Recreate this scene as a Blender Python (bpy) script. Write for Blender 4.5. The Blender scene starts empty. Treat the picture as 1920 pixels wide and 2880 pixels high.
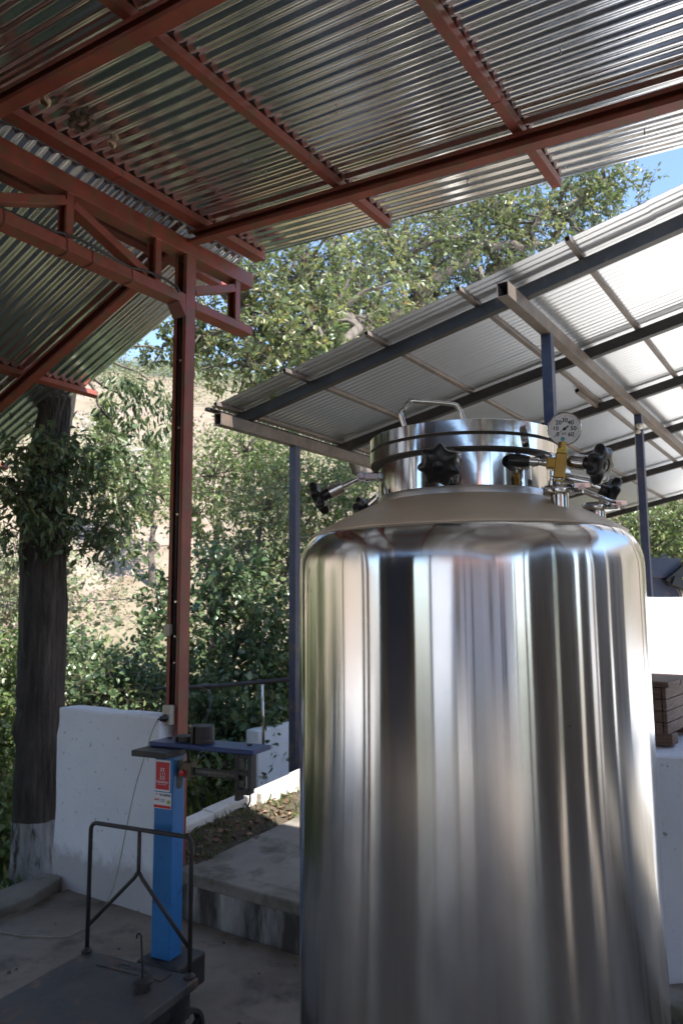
import bpy, bmesh, math, random
import numpy as np
from mathutils import Vector, Matrix

random.seed(7)
RNG = np.random.default_rng(11)
R_ = math.radians
scene = bpy.context.scene
COL = scene.collection

# ------------------------------------------------------------------ camera
EYE = np.array([0.0, 0.0, 1.6])
FPX, PITCH, ROLL, YAW = 2110.0, R_(7.14), R_(-0.4), R_(34.0)
_cp, _sp, _cr, _sr = math.cos(PITCH), math.sin(PITCH), math.cos(ROLL), math.sin(ROLL)
CX = np.array([_cr, -_sr * _sp, _sr * _cp])          # right
CY = np.array([_sr, _cr * _sp, -_cr * _cp])          # down
CZ = np.array([0, _cp, _sp])                         # forward
cam_d = bpy.data.cameras.new('camera')
cam_d.sensor_fit = 'VERTICAL'
cam_d.sensor_height = 36.0
cam_d.lens = FPX / 2880.0 * 36.0
cam_d.clip_start = 0.05
cam_d.clip_end = 3000
cam_d.dof.use_dof = True
cam_d.dof.focus_distance = 1.62
cam_d.dof.aperture_fstop = 10.0
cam = bpy.data.objects.new('camera', cam_d)
COL.objects.link(cam)
cam.matrix_world = Matrix(((CX[0], -CY[0], -CZ[0], EYE[0]), (CX[1], -CY[1], -CZ[1], EYE[1]),
                           (CX[2], -CY[2], -CZ[2], EYE[2]), (0, 0, 0, 1)))
scene.camera = cam

# ------------------------------------------------------------------ sun, sky, exposure
U = np.array([math.sin(YAW), math.cos(YAW), 0.0])    # along the ridge, away and to the right
V = np.array([-math.cos(YAW), math.sin(YAW), 0.0])   # across the ridge, away and to the left
SUN = -0.10 * U - 0.75 * V + np.array([0, 0, 1.0])
SUN /= np.linalg.norm(SUN)
world = bpy.data.worlds.new('World')
scene.world = world
world.use_nodes = True
_nt = world.node_tree
_bg = _nt.nodes['Background']
_sky = _nt.nodes.new('ShaderNodeTexSky')
_sky.sky_type = 'NISHITA'
_sky.sun_disc = False
_sky.sun_elevation = math.asin(SUN[2])
_sky.sun_rotation = math.atan2(SUN[0], SUN[1])
_sky.altitude = 1200
_sky.dust_density = 0.6
_nt.links.new(_sky.outputs[0], _bg.inputs[0])
_bg.inputs[1].default_value = 0.15
sun_d = bpy.data.lights.new('sun', 'SUN')
sun_d.energy = 4.8
sun_d.angle = R_(0.53)
sun_d.color = (1.0, 0.965, 0.91)
sun = bpy.data.objects.new('sun', sun_d)
COL.objects.link(sun)
sun.rotation_euler = Vector(SUN).to_track_quat('Z', 'Y').to_euler()
scene.view_settings.view_transform = 'Standard'
scene.view_settings.look = 'None'
scene.view_settings.gamma = 1.0
scene.view_settings.exposure = 1.5
scene.cycles.use_denoising = True
scene.cycles.max_bounces = 6
scene.cycles.diffuse_bounces = 3
scene.cycles.glossy_bounces = 4
scene.cycles.transmission_bounces = 3
scene.cycles.sample_clamp_indirect = 6.0


# ------------------------------------------------------------------ helpers
def W(u, v, z):
    return u * U + v * V + np.array([0, 0, z])


def at(px, py, y):
    """the point on the sight line through a pixel at forward distance y"""
    d = CX * (px - 960) + CY * (py - 1440) + CZ * FPX
    return EYE + d * (y / d[1])


def on_z(px, py, z):
    d = CX * (px - 960) + CY * (py - 1440) + CZ * FPX
    return EYE + d * ((z - EYE[2]) / d[2])


def nrm(a):
    a = np.asarray(a, float)
    return a / (np.linalg.norm(a) + 1e-12)


ZUP = np.array([0, 0, 1.0])


class MB:
    def __init__(s):
        s.v = []
        s.f = []

    def add(s, verts, faces):
        k = len(s.v)
        s.v.extend([tuple(map(float, p)) for p in verts])
        s.f.extend([tuple(i + k for i in f) for f in faces])
        return s

    def bar(s, p0, p1, w, h, up=ZUP, hollow=0.0):
        """box bar from p0 to p1 (centre line); w across, h along up"""
        p0, p1 = np.asarray(p0, float), np.asarray(p1, float)
        d = nrm(p1 - p0)
        a = nrm(np.cross(d, up))
        b = nrm(np.cross(a, d))
        q = [(-1, -1), (1, -1), (1, 1), (-1, 1)]
        vs = [p + a * i * w / 2 + b * j * h / 2 for p in (p0, p1) for i, j in q]
        side = [(0, 1, 5, 4), (1, 2, 6, 5), (2, 3, 7, 6), (3, 0, 4, 7)]
        if not hollow:
            s.add(vs, side + [(3, 2, 1, 0), (4, 5, 6, 7)])
        else:
            t = hollow
            vi = [p + a * i * (w / 2 - t) + b * j * (h / 2 - t) for p in (p0, p1) for i, j in q]
            s.add(vs + vi, side + [tuple(8 + i for i in reversed(f)) for f in side] +
                  [(1, 0, 8, 9), (2, 1, 9, 10), (3, 2, 10, 11), (0, 3, 11, 8)] +
                  [(4, 5, 13, 12), (5, 6, 14, 13), (6, 7, 15, 14), (7, 4, 12, 15)])
        return s

    def cbar(s, p0, p1, w, h, up, opn, t=0.004, lip=0.016):
        """lipped channel from p0 to p1: w along the open direction, h along up"""
        p0, p1, opn, up = np.asarray(p0, float), np.asarray(p1, float), nrm(opn), nrm(up)
        for ox, oy, ww, hh in ((-w / 2 + t / 2, 0, t, h), (t / 2, h / 2 - t / 2, w - t, t), (t / 2, -h / 2 + t / 2, w - t, t),
                               (w / 2 - t / 2, h / 2 - t - lip / 2, t, lip), (w / 2 - t / 2, -h / 2 + t + lip / 2, t, lip)):
            o = opn * ox + up * oy
            s.bar(p0 + o, p1 + o, ww, hh, up=up)
        return s

    def box(s, c, sx, sy, sz, ax=None, ay=None):
        """box with centre c, sizes, axes"""
        ax = np.array([1, 0, 0.]) if ax is None else nrm(ax)
        ay = np.array([-ax[1], ax[0], 0.]) if ay is None else nrm(ay)
        az = np.cross(ax, ay)
        c = np.asarray(c, float)
        vs = [c + ax * i * sx / 2 + ay * j * sy / 2 + az * k * sz / 2 for k in (-1, 1) for i, j in
              ((-1, -1), (1, -1), (1, 1), (-1, 1))]
        s.add(vs, [(3, 2, 1, 0), (4, 5, 6, 7), (0, 1, 5, 4), (1, 2, 6, 5), (2, 3, 7, 6), (3, 0, 4, 7)])
        return s

    def tube(s, pts, r, n=8, cap=True):
        pts = [np.asarray(p, float) for p in pts]
        rs = r if hasattr(r, '__len__') else [r] * len(pts)
        d0 = nrm(pts[1] - pts[0])
        a = nrm(np.cross(d0, ZUP if abs(d0[2]) < 0.9 else np.array([1, 0, 0.])))
        vs = []
        for i, p in enumerate(pts):
            d = nrm(pts[min(i + 1, len(pts) - 1)] - pts[max(i - 1, 0)])
            a = nrm(a - d * (a @ d))
            b = np.cross(d, a)
            for k in range(n):
                t = 2 * math.pi * k / n
                vs.append(p + rs[i] * (math.cos(t) * a + math.sin(t) * b))
        fs = []
        for i in range(len(pts) - 1):
            for k in range(n):
                k2 = (k + 1) % n
                fs.append((i * n + k, i * n + k2, (i + 1) * n + k2, (i + 1) * n + k))
        if cap:
            fs.append(tuple(reversed(range(n))))
            fs.append(tuple((len(pts) - 1) * n + k for k in range(n)))
        s.add(vs, fs)
        return s

    def lathe(s, prof, o, axis=ZUP, n=32, fn=None, closed=False):
        """prof: (r, h) pairs, from bottom to top"""
        o = np.asarray(o, float)
        ax = nrm(axis)
        a = nrm(np.cross(ax, np.array([0, 1, 0.]) if abs(ax[1]) < 0.9 else np.array([1, 0, 0.])))
        b = np.cross(ax, a)
        vs, fs = [], []
        for r, h in prof:
            for k in range(n):
                t = 2 * math.pi * k / n
                rr = r if fn is None else fn(r, h, t)
                vs.append(o + ax * h + rr * (math.cos(t) * a + math.sin(t) * b))
        m = len(prof)
        for i in range(m - 1):
            for k in range(n):
                k2 = (k + 1) % n
                fs.append((i * n + k, i * n + k2, (i + 1) * n + k2, (i + 1) * n + k))
        if closed:
            for k in range(n):
                k2 = (k + 1) % n
                fs.append(((m - 1) * n + k, (m - 1) * n + k2, k2, k))
        else:
            if prof[0][0] > 1e-6:
                fs.append(tuple(reversed(range(n))))
            if prof[-1][0] > 1e-6:
                fs.append(tuple((m - 1) * n + k for k in range(n)))
        s.add(vs, fs)
        return s


ORIGIN = {}


def _props(o, label=None, cat=None, group=None, kind=None):
    if label:
        o['label'] = label
    if cat:
        o['category'] = cat
    if group:
        o['group'] = group
    if kind:
        o['kind'] = kind
    return o


def thing(name, label, cat, loc, group=None):
    o = bpy.data.objects.new(name, None)
    o.empty_display_size = 0.2
    o.location = tuple(map(float, loc))
    COL.objects.link(o)
    ORIGIN[o] = np.asarray(loc, float)
    return _props(o, label, cat, group)


def mesh_obj(name, mb, mat, parent=None, smooth=False, loc=None, bevel=0.0, **kw):
    org = ORIGIN[parent] if parent is not None else np.asarray(loc if loc is not None else (0, 0, 0), float)
    me = bpy.data.meshes.new(name)
    vv = (np.array(mb.v) - org)
    me.from_pydata([tuple(p) for p in vv], [], mb.f)
    me.validate()
    me.materials.append(mat)
    o = bpy.data.objects.new(name, me)
    COL.objects.link(o)
    if parent is not None:
        o.parent = parent
    else:
        o.location = tuple(org)
    ORIGIN[o] = org
    if smooth:
        if smooth is True:
            for p in me.polygons:
                p.use_smooth = True
        else:
            me.shade_flat()
            bm = bmesh.new()
            bm.from_mesh(me)
            for f in bm.faces:
                f.smooth = True
            for e in bm.edges:
                if len(e.link_faces) == 2 and e.calc_face_angle(0) > R_(smooth):
                    e.smooth = False
            bm.to_mesh(me)
            bm.free()
    if bevel:
        m = o.modifiers.new('bevel', 'BEVEL')
        m.width = bevel
        m.segments = 2
        m.limit_method = 'ANGLE'
        m.angle_limit = R_(40)
    return _props(o, kw.get('label'), kw.get('cat'), kw.get('group'), kw.get('kind'))


def share(o, name, parent, offset):
    """a copy of a part that shares its mesh"""
    c = o.copy()
    c.name = name
    COL.objects.link(c)
    c.parent = parent
    c.location = tuple(np.array(o.location) + np.asarray(offset, float))
    ORIGIN[c] = ORIGIN[parent]
    return c


# ------------------------------------------------------------------ materials
def new_mat(name):
    m = bpy.data.materials.new(name)
    m.use_nodes = True
    nt = m.node_tree
    return m, nt, nt.nodes['Principled BSDF'], nt.links


def node(nt, kind, **kw):
    n = nt.nodes.new(kind)
    for k, v in kw.items():
        if k in n.inputs:
            n.inputs[k].default_value = v
        else:
            setattr(n, k, v)
    return n


def noise(nt, scale, detail=5, rough=0.55, coord='Object', stretch=None, dist=0.0):
    tc = node(nt, 'ShaderNodeTexCoord')
    src = tc.outputs[coord]
    if stretch:
        mp = node(nt, 'ShaderNodeMapping')
        mp.inputs['Scale'].default_value = stretch
        nt.links.new(src, mp.inputs['Vector'])
        src = mp.outputs['Vector']
    n = node(nt, 'ShaderNodeTexNoise', Scale=scale, Detail=detail, Roughness=rough, Distortion=dist)
    nt.links.new(src, n.inputs['Vector'])
    return n


def ramp(nt, fac, stops):
    r = node(nt, 'ShaderNodeValToRGB')
    e = r.color_ramp.elements
    while len(e) < len(stops):
        e.new(0.5)
    for i, (p, c) in enumerate(stops):
        e[i].position = p
        e[i].color = (*c, 1) if len(c) == 3 else c
    nt.links.new(fac, r.inputs['Fac'])
    return r


def mixc(nt, fac, a, b):
    m = node(nt, 'ShaderNodeMix', data_type='RGBA')
    if hasattr(fac, 'is_linked'):
        nt.links.new(fac, m.inputs[0])
    else:
        m.inputs[0].default_value = fac
    for i, c in ((6, a), (7, b)):
        if hasattr(c, 'is_linked'):
            nt.links.new(c, m.inputs[i])
        else:
            m.inputs[i].default_value = (*c, 1)
    return m.outputs[2]


def bump(nt, bsdf, height, strength=0.3, dist=0.01):
    b = node(nt, 'ShaderNodeBump')
    b.inputs['Strength'].default_value = strength
    b.inputs['Distance'].default_value = dist
    nt.links.new(height, b.inputs['Height'])
    nt.links.new(b.outputs[0], bsdf.inputs['Normal'])
    return b


def surf(name, c1, c2, rough=0.6, scale=6, metal=0.0, bmp=0.15, bscale=60, bdist=0.004, spots=None, spotscale=20,
         spotpos=(0.62, 0.7), stretch=None, spec=0.5, rough2=None):
    """two-tone noise surface with optional third-colour spots and fine relief"""
    m, nt, b, L = new_mat(name)
    n = noise(nt, scale, 6, 0.6, stretch=stretch)
    r = ramp(nt, n.outputs['Fac'], [(0.3, c1), (0.7, c2)])
    col = r.outputs[0]
    if spots:
        n2 = noise(nt, spotscale, 5, 0.65, stretch=stretch)
        r2 = ramp(nt, n2.outputs['Fac'], [(spotpos[0], (0, 0, 0)), (spotpos[1], (1, 1, 1))])
        col = mixc(nt, r2.outputs[0], col, spots)
    L.new(col, b.inputs['Base Color'])
    b.inputs['Metallic'].default_value = metal
    b.inputs['Roughness'].default_value = rough
    b.inputs['Specular IOR Level'].default_value = spec
    if rough2 is not None:
        rr = ramp(nt, n.outputs['Fac'], [(0.3, (rough,) * 3), (0.7, (rough2,) * 3)])
        L.new(rr.outputs[0], b.inputs['Roughness'])
    if bmp:
        n3 = noise(nt, bscale, 4, 0.6, stretch=stretch)
        bump(nt, b, n3.outputs['Fac'], bmp, bdist)
    return m


M = {}
M['red'] = surf('red_primer_paint', (0.165, 0.032, 0.019), (0.27, 0.062, 0.036), 0.5, 6, spots=(0.15, 0.068, 0.030),
                spotscale=11, spotpos=(0.48, 0.66), bmp=0.12, bscale=90, bdist=0.002)
M['navy'] = surf('navy_steel_paint', (0.020, 0.026, 0.055), (0.045, 0.05, 0.085), 0.45, 5, spots=(0.11, 0.075, 0.055),
                 spotscale=7, spotpos=(0.55, 0.75), bmp=0.1)
M['brownsteel'] = surf('weathered_brown_steel', (0.075, 0.058, 0.047), (0.14, 0.11, 0.09), 0.5, 6, spots=(0.20, 0.11, 0.065),
                       spotscale=11, spotpos=(0.55, 0.75), bmp=0.1)
M['darksteel'] = surf('dark_steel_paint', (0.010, 0.009, 0.009), (0.028, 0.023, 0.020), 0.5, 6, spots=(0.09, 0.058, 0.042),
                      spotscale=9, spotpos=(0.6, 0.75), bmp=0.1)
M['iron'] = surf('black_cast_iron', (0.018, 0.017, 0.017), (0.045, 0.04, 0.037), 0.55, 8, spots=(0.10, 0.055, 0.03),
                 spotscale=14, spotpos=(0.6, 0.75), bmp=0.25, bscale=120)
M['scalebed'] = surf('worn_scale_bed', (0.028, 0.028, 0.031), (0.115, 0.10, 0.088), 0.42, 7, spots=(0.15, 0.09, 0.055),
                     spotscale=10, spotpos=(0.56, 0.70), bmp=0.4, bscale=45, rough2=.75)
M['blue'] = surf('blue_enamel', (0.020, 0.135, 0.36), (0.036, 0.195, 0.46), 0.38, 6, spots=(0.02, 0.05, 0.10),
                 spotscale=26, spotpos=(0.63, 0.70), bmp=0.1)
M['darkblue'] = surf('dark_blue_enamel', (0.013, 0.034, 0.13), (0.022, 0.05, 0.18), 0.4, 6, spots=(0.02, 0.02, 0.03),
                     spotscale=20, spotpos=(0.6, 0.7), bmp=0.05)
M['blackplastic'] = surf('black_bakelite', (0.008, 0.008, 0.009), (0.014, 0.014, 0.015), 0.28, 10, bmp=0.03)
M['brass'] = surf('brass', (0.36, 0.22, 0.055), (0.45, 0.29, 0.09), 0.38, 25, metal=0.9, bmp=0.08, bscale=200)
M['poise'] = surf('dull_brown_casting', (0.10, 0.075, 0.045), (0.16, 0.12, 0.07), 0.55, 25, bmp=0.2, bscale=100)
M['barnwood'] = surf('grey_barn_boards', (0.13, 0.115, 0.105), (0.26, 0.24, 0.22), 0.8, 3, stretch=(1, 1, .2), bmp=.3, bscale=40)
M['cratewood'] = surf('brown_crate_wood', (0.085, 0.052, 0.037), (0.20, 0.13, 0.092), 0.75, 12, stretch=(1, 1, 9), bmp=0.3, bscale=50)
M['milldoor'] = surf('blue_mill_door', (0.018, 0.028, 0.075), (0.03, 0.045, 0.11), 0.5, 4, bmp=.1)
M['ptfe'] = surf('yellow_thread_tape', (0.62, 0.46, 0.06), (0.72, 0.56, 0.12), 0.5, 60, bmp=0.1, bscale=300)
M['polished'] = surf('polished_stainless', (0.70, 0.70, 0.70), (0.75, 0.75, 0.75), 0.09, 4, metal=1.0, bmp=0.012, bscale=9,
                     bdist=0.02, spots=(0.07, 0.05, 0.035), spotscale=95, spotpos=(0.73, 0.76))
M['fitting'] = surf('machined_stainless', (0.5, 0.49, 0.48), (0.6, 0.59, 0.57), 0.16, 20, metal=1.0, bmp=0.03, bscale=120)
M['satin'] = surf('satin_stainless', (0.52, 0.51, 0.5), (0.6, 0.59, 0.575), 0.34, 14, metal=1.0, bmp=0.04, bscale=100)
M['seal'] = surf('dark_rubber_seal', (0.03, 0.026, 0.022), (0.06, 0.045, 0.035), 0.6, 20, bmp=0.1)
M['dome'] = surf('dusty_tan_steel', (0.60, 0.49, 0.365), (0.70, 0.585, 0.45), 0.40, 7, metal=0.1, bmp=0.05, bscale=40,
                 spots=(0.05, 0.035, 0.025), spotscale=55, spotpos=(0.72, 0.75))
M['concrete'] = surf('old_concrete_floor', (0.15, 0.119, 0.091), (0.265, 0.218, 0.172), 0.8, 2.2, spots=(0.088, 0.069, 0.053),
                     spotscale=4, spotpos=(0.5, 0.7), bmp=0.4, bscale=35, bdist=0.006)
M['ramp'] = surf('mossy_concrete', (0.15, 0.132, 0.108), (0.275, 0.248, 0.21), 0.85, 2.4, spots=(0.085, 0.08, 0.055),
                 spotscale=3.5, spotpos=(0.5, 0.68), bmp=0.4, bscale=40, bdist=0.006)
M['patio'] = surf('pale_patio_concrete', (0.50, 0.48, 0.45), (0.62, 0.60, 0.56), 0.8, 0.7, spots=(0.3, 0.27, 0.23),
                  spotscale=2, spotpos=(0.55, 0.7), bmp=0.2, bscale=30)
M['rubber'] = surf('grey_conduit', (0.05, 0.05, 0.052), (0.08, 0.08, 0.08), 0.5, 20, bmp=0.05)
M['cream'] = surf('aged_cream_plastic', (0.42, 0.38, 0.30), (0.55, 0.5, 0.41), 0.5, 15, spots=(0.16, 0.11, 0.07), spotscale=25,
                  bmp=0.06)
M['cable'] = surf('beige_cable', (0.20, 0.165, 0.12), (0.33, 0.28, 0.21), 0.6, 30, bmp=0.05)
M['blackcable'] = surf('black_cable', (0.02, 0.02, 0.02), (0.04, 0.038, 0.035), 0.5, 30, bmp=0.05)
M['paper'] = surf('dry_paper_nest', (0.42, 0.28, 0.16), (0.62, 0.46, 0.30), 0.85, 30, spots=(0.12, 0.06, 0.03), spotscale=40,
                  spotpos=(0.55, 0.65), bmp=0.5, bscale=90, bdist=0.01)
M['mud'] = surf('mud_nest', (0.06, 0.038, 0.022), (0.17, 0.11, 0.06), 0.9, 40, spots=(0.3, 0.24, 0.16), spotscale=60, bmp=0.8,
                bscale=70, bdist=0.02)
M['wood'] = surf('weathered_plank', (0.055, 0.036, 0.028), (0.13, 0.085, 0.064), 0.75, 12, stretch=(1, 1, 9), bmp=0.3, bscale=50)
M['bark'] = surf('dark_bark', (0.022, 0.018, 0.015), (0.085, 0.068, 0.055), 0.9, 9, stretch=(1, 1, 0.22), bmp=1.0, bscale=22,
                 bdist=0.05, spots=(0.16, 0.145, 0.12), spotscale=14, spotpos=(0.62, 0.75))
M['branch'] = surf('grey_branch', (0.055, 0.042, 0.032), (0.15, 0.125, 0.10), 0.9, 12, bmp=0.6, bscale=40, bdist=0.02)
M['deadwood'] = surf('pale_dead_wood', (0.40, 0.36, 0.32), (0.6, 0.56, 0.5), 0.9, 12, bmp=0.3)
M['limewash'] = surf('limewashed_bark', (0.17, 0.16, 0.15), (0.42, 0.41, 0.40), 0.9, 9, stretch=(1, 1, 0.3), bmp=0.9, bscale=22,
                     bdist=0.04, spots=(0.06, 0.05, 0.045), spotscale=13, spotpos=(0.55, 0.66))
M['redsign'] = surf('red_sign', (0.50, 0.016, 0.022), (0.56, 0.024, 0.03), 0.4, 10, bmp=0.0)
M['white'] = surf('white_print', (0.72, 0.72, 0.72), (0.8, 0.8, 0.8), 0.5, 10, bmp=0.0)
M['ink'] = surf('black_ink', (0.012, 0.012, 0.014), (0.02, 0.02, 0.022), 0.5, 10, bmp=0.0)
M['teal'] = surf('teal_ink', (0.03, 0.30, 0.42), (0.05, 0.36, 0.48), 0.5, 10, bmp=0.0)
M['greenink'] = surf('green_yellow_ink', (0.22, 0.34, 0.05), (0.5, 0.45, 0.05), 0.5, 90, bmp=0.0)
M['blueink'] = surf('blue_ink', (0.03, 0.10, 0.35), (0.05, 0.14, 0.42), 0.5, 10, bmp=0.0)
M['dial'] = surf('gauge_dial', (0.74, 0.74, 0.75), (0.78, 0.78, 0.79), 0.35, 10, bmp=0.0)
M['window'] = surf('dark_window_glass', (0.02, 0.025, 0.03), (0.035, 0.04, 0.05), 0.08, 3, bmp=0.0)
M['doorblue'] = surf('blue_door_paint', (0.03, 0.08, 0.20), (0.05, 0.11, 0.25), 0.5, 8, bmp=0.05)
M['tile'] = surf('clay_roof', (0.28, 0.10, 0.055), (0.40, 0.17, 0.09), 0.8, 6, bmp=0.3)


def limewall(name, c1, c2, dirt, low=None):
    """white lime-washed masonry: blotches, pits, and a grimy splash zone at the foot"""
    m, nt, b, L = new_mat(name)
    n = noise(nt, 2.2, 7, 0.62)
    col = ramp(nt, n.outputs['Fac'], [(0.3, c1), (0.7, c2)]).outputs[0]
    n2 = noise(nt, 26, 5, 0.7)
    r2 = ramp(nt, n2.outputs['Fac'], [(0.63, (0, 0, 0)), (0.70, (.9, .9, .9))])
    col = mixc(nt, r2.outputs[0], col, dirt)
    if low is not None:
        g = node(nt, 'ShaderNodeNewGeometry')
        sx = node(nt, 'ShaderNodeSeparateXYZ')
        L.new(g.outputs['Position'], sx.inputs[0])
        n4 = noise(nt, 7, 6, 0.7)
        a = node(nt, 'ShaderNodeMath', operation='MULTIPLY_ADD')
        L.new(n4.outputs['Fac'], a.inputs[0])
        a.inputs[1].default_value = -0.34
        L.new(sx.outputs['Z'], a.inputs[2])
        r4 = ramp(nt, a.outputs[0], [(0.0, (.55, .55, .55)), (low, (0, 0, 0))])
        col = mixc(nt, r4.outputs[0], col, dirt)
    L.new(col, b.inputs['Base Color'])
    b.inputs['Roughness'].default_value = 0.85
    n3 = noise(nt, 55, 5, 0.7)
    bump(nt, b, n3.outputs['Fac'], 0.45, 0.006)
    return m


M['limewall'] = limewall('limewashed_wall', (0.72, 0.735, 0.77), (0.80, 0.815, 0.84), (0.24, 0.21, 0.18), 0.10)
M['limeblock'] = limewall('limewashed_block', (0.62, 0.645, 0.70), (0.73, 0.75, 0.79), (0.27, 0.24, 0.21))
M['kerb'] = surf('stained_kerb', (0.12, 0.108, 0.094), (0.40, 0.385, 0.365), 0.85, 9, stretch=(1, 1, .25), spots=(0.05, 0.043, 0.036), spotscale=5,
                 spotpos=(0.45, 0.62), bmp=.5, bscale=40, bdist=.008)
M['whitekerb'] = limewall('white_kerb_paint', (0.52, 0.48, 0.42), (0.68, 0.65, 0.6), (0.25, 0.2, 0.14))
M['housewall'] = limewall('white_house_wall', (0.68, 0.71, 0.77), (0.75, 0.77, 0.81), (0.55, 0.53, 0.5))


def galvanised(name, base, rough, dirty=None, pos=(0.62, 0.72), gs=45, met=.92):
    m, nt, b, L = new_mat(name)
    n = noise(nt, gs, 4, 0.7)
    col = ramp(nt, n.outputs['Fac'], [(0.3, tuple(c * 0.82 for c in base)), (0.7, base)]).outputs[0]
    b.inputs['Metallic'].default_value = met
    r = ramp(nt, n.outputs['Fac'], [(0.25, (rough * 0.75,) * 3), (0.75, (rough * 1.3,) * 3)])
    rough_out = r.outputs[0]
    if dirty:
        n2 = noise(nt, 1.5, 9, 0.8)
        r2 = ramp(nt, n2.outputs['Fac'], [(pos[0], (0, 0, 0)), (pos[1], (1, 1, 1))])
        col = mixc(nt, r2.outputs[0], col, dirty)
        inv = node(nt, 'ShaderNodeMath', operation='MULTIPLY_ADD')
        L.new(r2.outputs[0], inv.inputs[0])
        inv.inputs[1].default_value = -met * .95
        inv.inputs[2].default_value = met
        L.new(inv.outputs[0], b.inputs['Metallic'])
        rough_out = mixc(nt, r2.outputs[0], rough_out, (0.85, 0.85, 0.85))
    L.new(rough_out, b.inputs['Roughness'])
    L.new(col, b.inputs['Base Color'])
    n3 = noise(nt, 70, 3, 0.6)
    bump(nt, b, n3.outputs['Fac'], 0.02, 0.002)
    return m


M['zinc'] = galvanised('galvanised_sheet', (0.86, 0.87, 0.88), 0.115, (0.15, 0.10, 0.055), (0.625, 0.74), met=.96)
M['zincnew'] = galvanised('bright_zinc_sheet', (0.80, 0.81, 0.83), 0.36, gs=160)
M['zinccap'] = galvanised('spangled_zinc_cap', (0.55, 0.56, 0.58), 0.45)


STAIN = (-0.36, -0.11, 1.63)     # on the tank's left shoulder, in tank space


def brushed():
    m, nt, b, L = new_mat('brushed_stainless')
    n = noise(nt, 3.0, 6, 0.6, stretch=(1, 1, 0.5))
    col = ramp(nt, n.outputs['Fac'], [(0.3, (0.66, 0.66, 0.665)), (0.7, (0.74, 0.745, 0.75))]).outputs[0]
    # small dirt spots and water marks
    n2 = noise(nt, 38, 6, 0.7)
    r2 = ramp(nt, n2.outputs['Fac'], [(0.685, (0, 0, 0)), (0.72, (1, 1, 1))])
    col = mixc(nt, r2.outputs[0], col, (0.16, 0.13, 0.10))
    # mud splashes on the left shoulder
    tc = node(nt, 'ShaderNodeTexCoord')
    vd = node(nt, 'ShaderNodeVectorMath', operation='DISTANCE')
    L.new(tc.outputs['Object'], vd.inputs[0])
    vd.inputs[1].default_value = STAIN
    n6 = noise(nt, 42, 8, 0.75, stretch=(1, 1, .35))
    mr = node(nt, 'ShaderNodeMapRange')
    mr.inputs['From Min'].default_value = 0.0
    mr.inputs['From Max'].default_value = 0.20
    mr.inputs['To Min'].default_value = 0.17
    mr.inputs['To Max'].default_value = -0.12
    L.new(vd.outputs['Value'], mr.inputs['Value'])
    sm_ = node(nt, 'ShaderNodeMath', operation='ADD')
    L.new(n6.outputs['Fac'], sm_.inputs[0])
    L.new(mr.outputs[0], sm_.inputs[1])
    r6 = ramp(nt, sm_.outputs[0], [(0.66, (0, 0, 0)), (0.72, (1, 1, 1))])
    col = mixc(nt, r6.outputs[0], col, (0.10, 0.075, 0.045))
    L.new(col, b.inputs['Base Color'])
    mt = node(nt, 'ShaderNodeMath', operation='SUBTRACT')
    mt.inputs[0].default_value = 1.0
    L.new(r6.outputs[0], mt.inputs[1])
    L.new(mt.outputs[0], b.inputs['Metallic'])
    n3 = noise(nt, 7, 8, 0.72, stretch=(1, 1, .5))
    rr = ramp(nt, n3.outputs['Fac'], [(0.28, (0.10,) * 3), (0.72, (0.165,) * 3)])
    L.new(rr.outputs[0], b.inputs['Roughness'])
    b.inputs['Anisotropic'].default_value = 1.0
    b.inputs['Anisotropic Rotation'].default_value = 0.25
    tg = node(nt, 'ShaderNodeTangent', direction_type='RADIAL', axis='Z')
    L.new(tg.outputs[0], b.inputs['Tangent'])
    n4 = noise(nt, 5, 3, 0.5, stretch=(1, 1, 0.12))
    n5 = noise(nt, 240, 2, 0.5, stretch=(0.08, 0.08, 1))
    ad = node(nt, 'ShaderNodeMath', operation='MULTIPLY_ADD')
    L.new(n5.outputs['Fac'], ad.inputs[0])
    ad.inputs[1].default_value = 0.004
    L.new(n4.outputs['Fac'], ad.inputs[2])
    bump(nt, b, ad.outputs[0], 0.12, 0.006)
    return m


M['brushed'] = brushed()


def leafmat(name, stops, trans=0.3, rough=0.38):
    m, nt, b, L = new_mat(name)
    a = node(nt, 'ShaderNodeAttribute', attribute_name='tint')
    r = ramp(nt, a.outputs['Fac'], stops)
    L.new(r.outputs[0], b.inputs['Base Color'])
    b.inputs['Roughness'].default_value = rough
    t = node(nt, 'ShaderNodeBsdfTranslucent')
    hs = node(nt, 'ShaderNodeHueSaturation', Saturation=1.15, Value=1.5)
    L.new(r.outputs[0], hs.inputs['Color'])
    L.new(hs.outputs[0], t.inputs['Color'])
    mx = node(nt, 'ShaderNodeMixShader')
    mx.inputs[0].default_value = trans
    L.new(b.outputs[0], mx.inputs[1])
    L.new(t.outputs[0], mx.inputs[2])
    L.new(mx.outputs[0], nt.nodes['Material Output'].inputs['Surface'])
    return m


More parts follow.
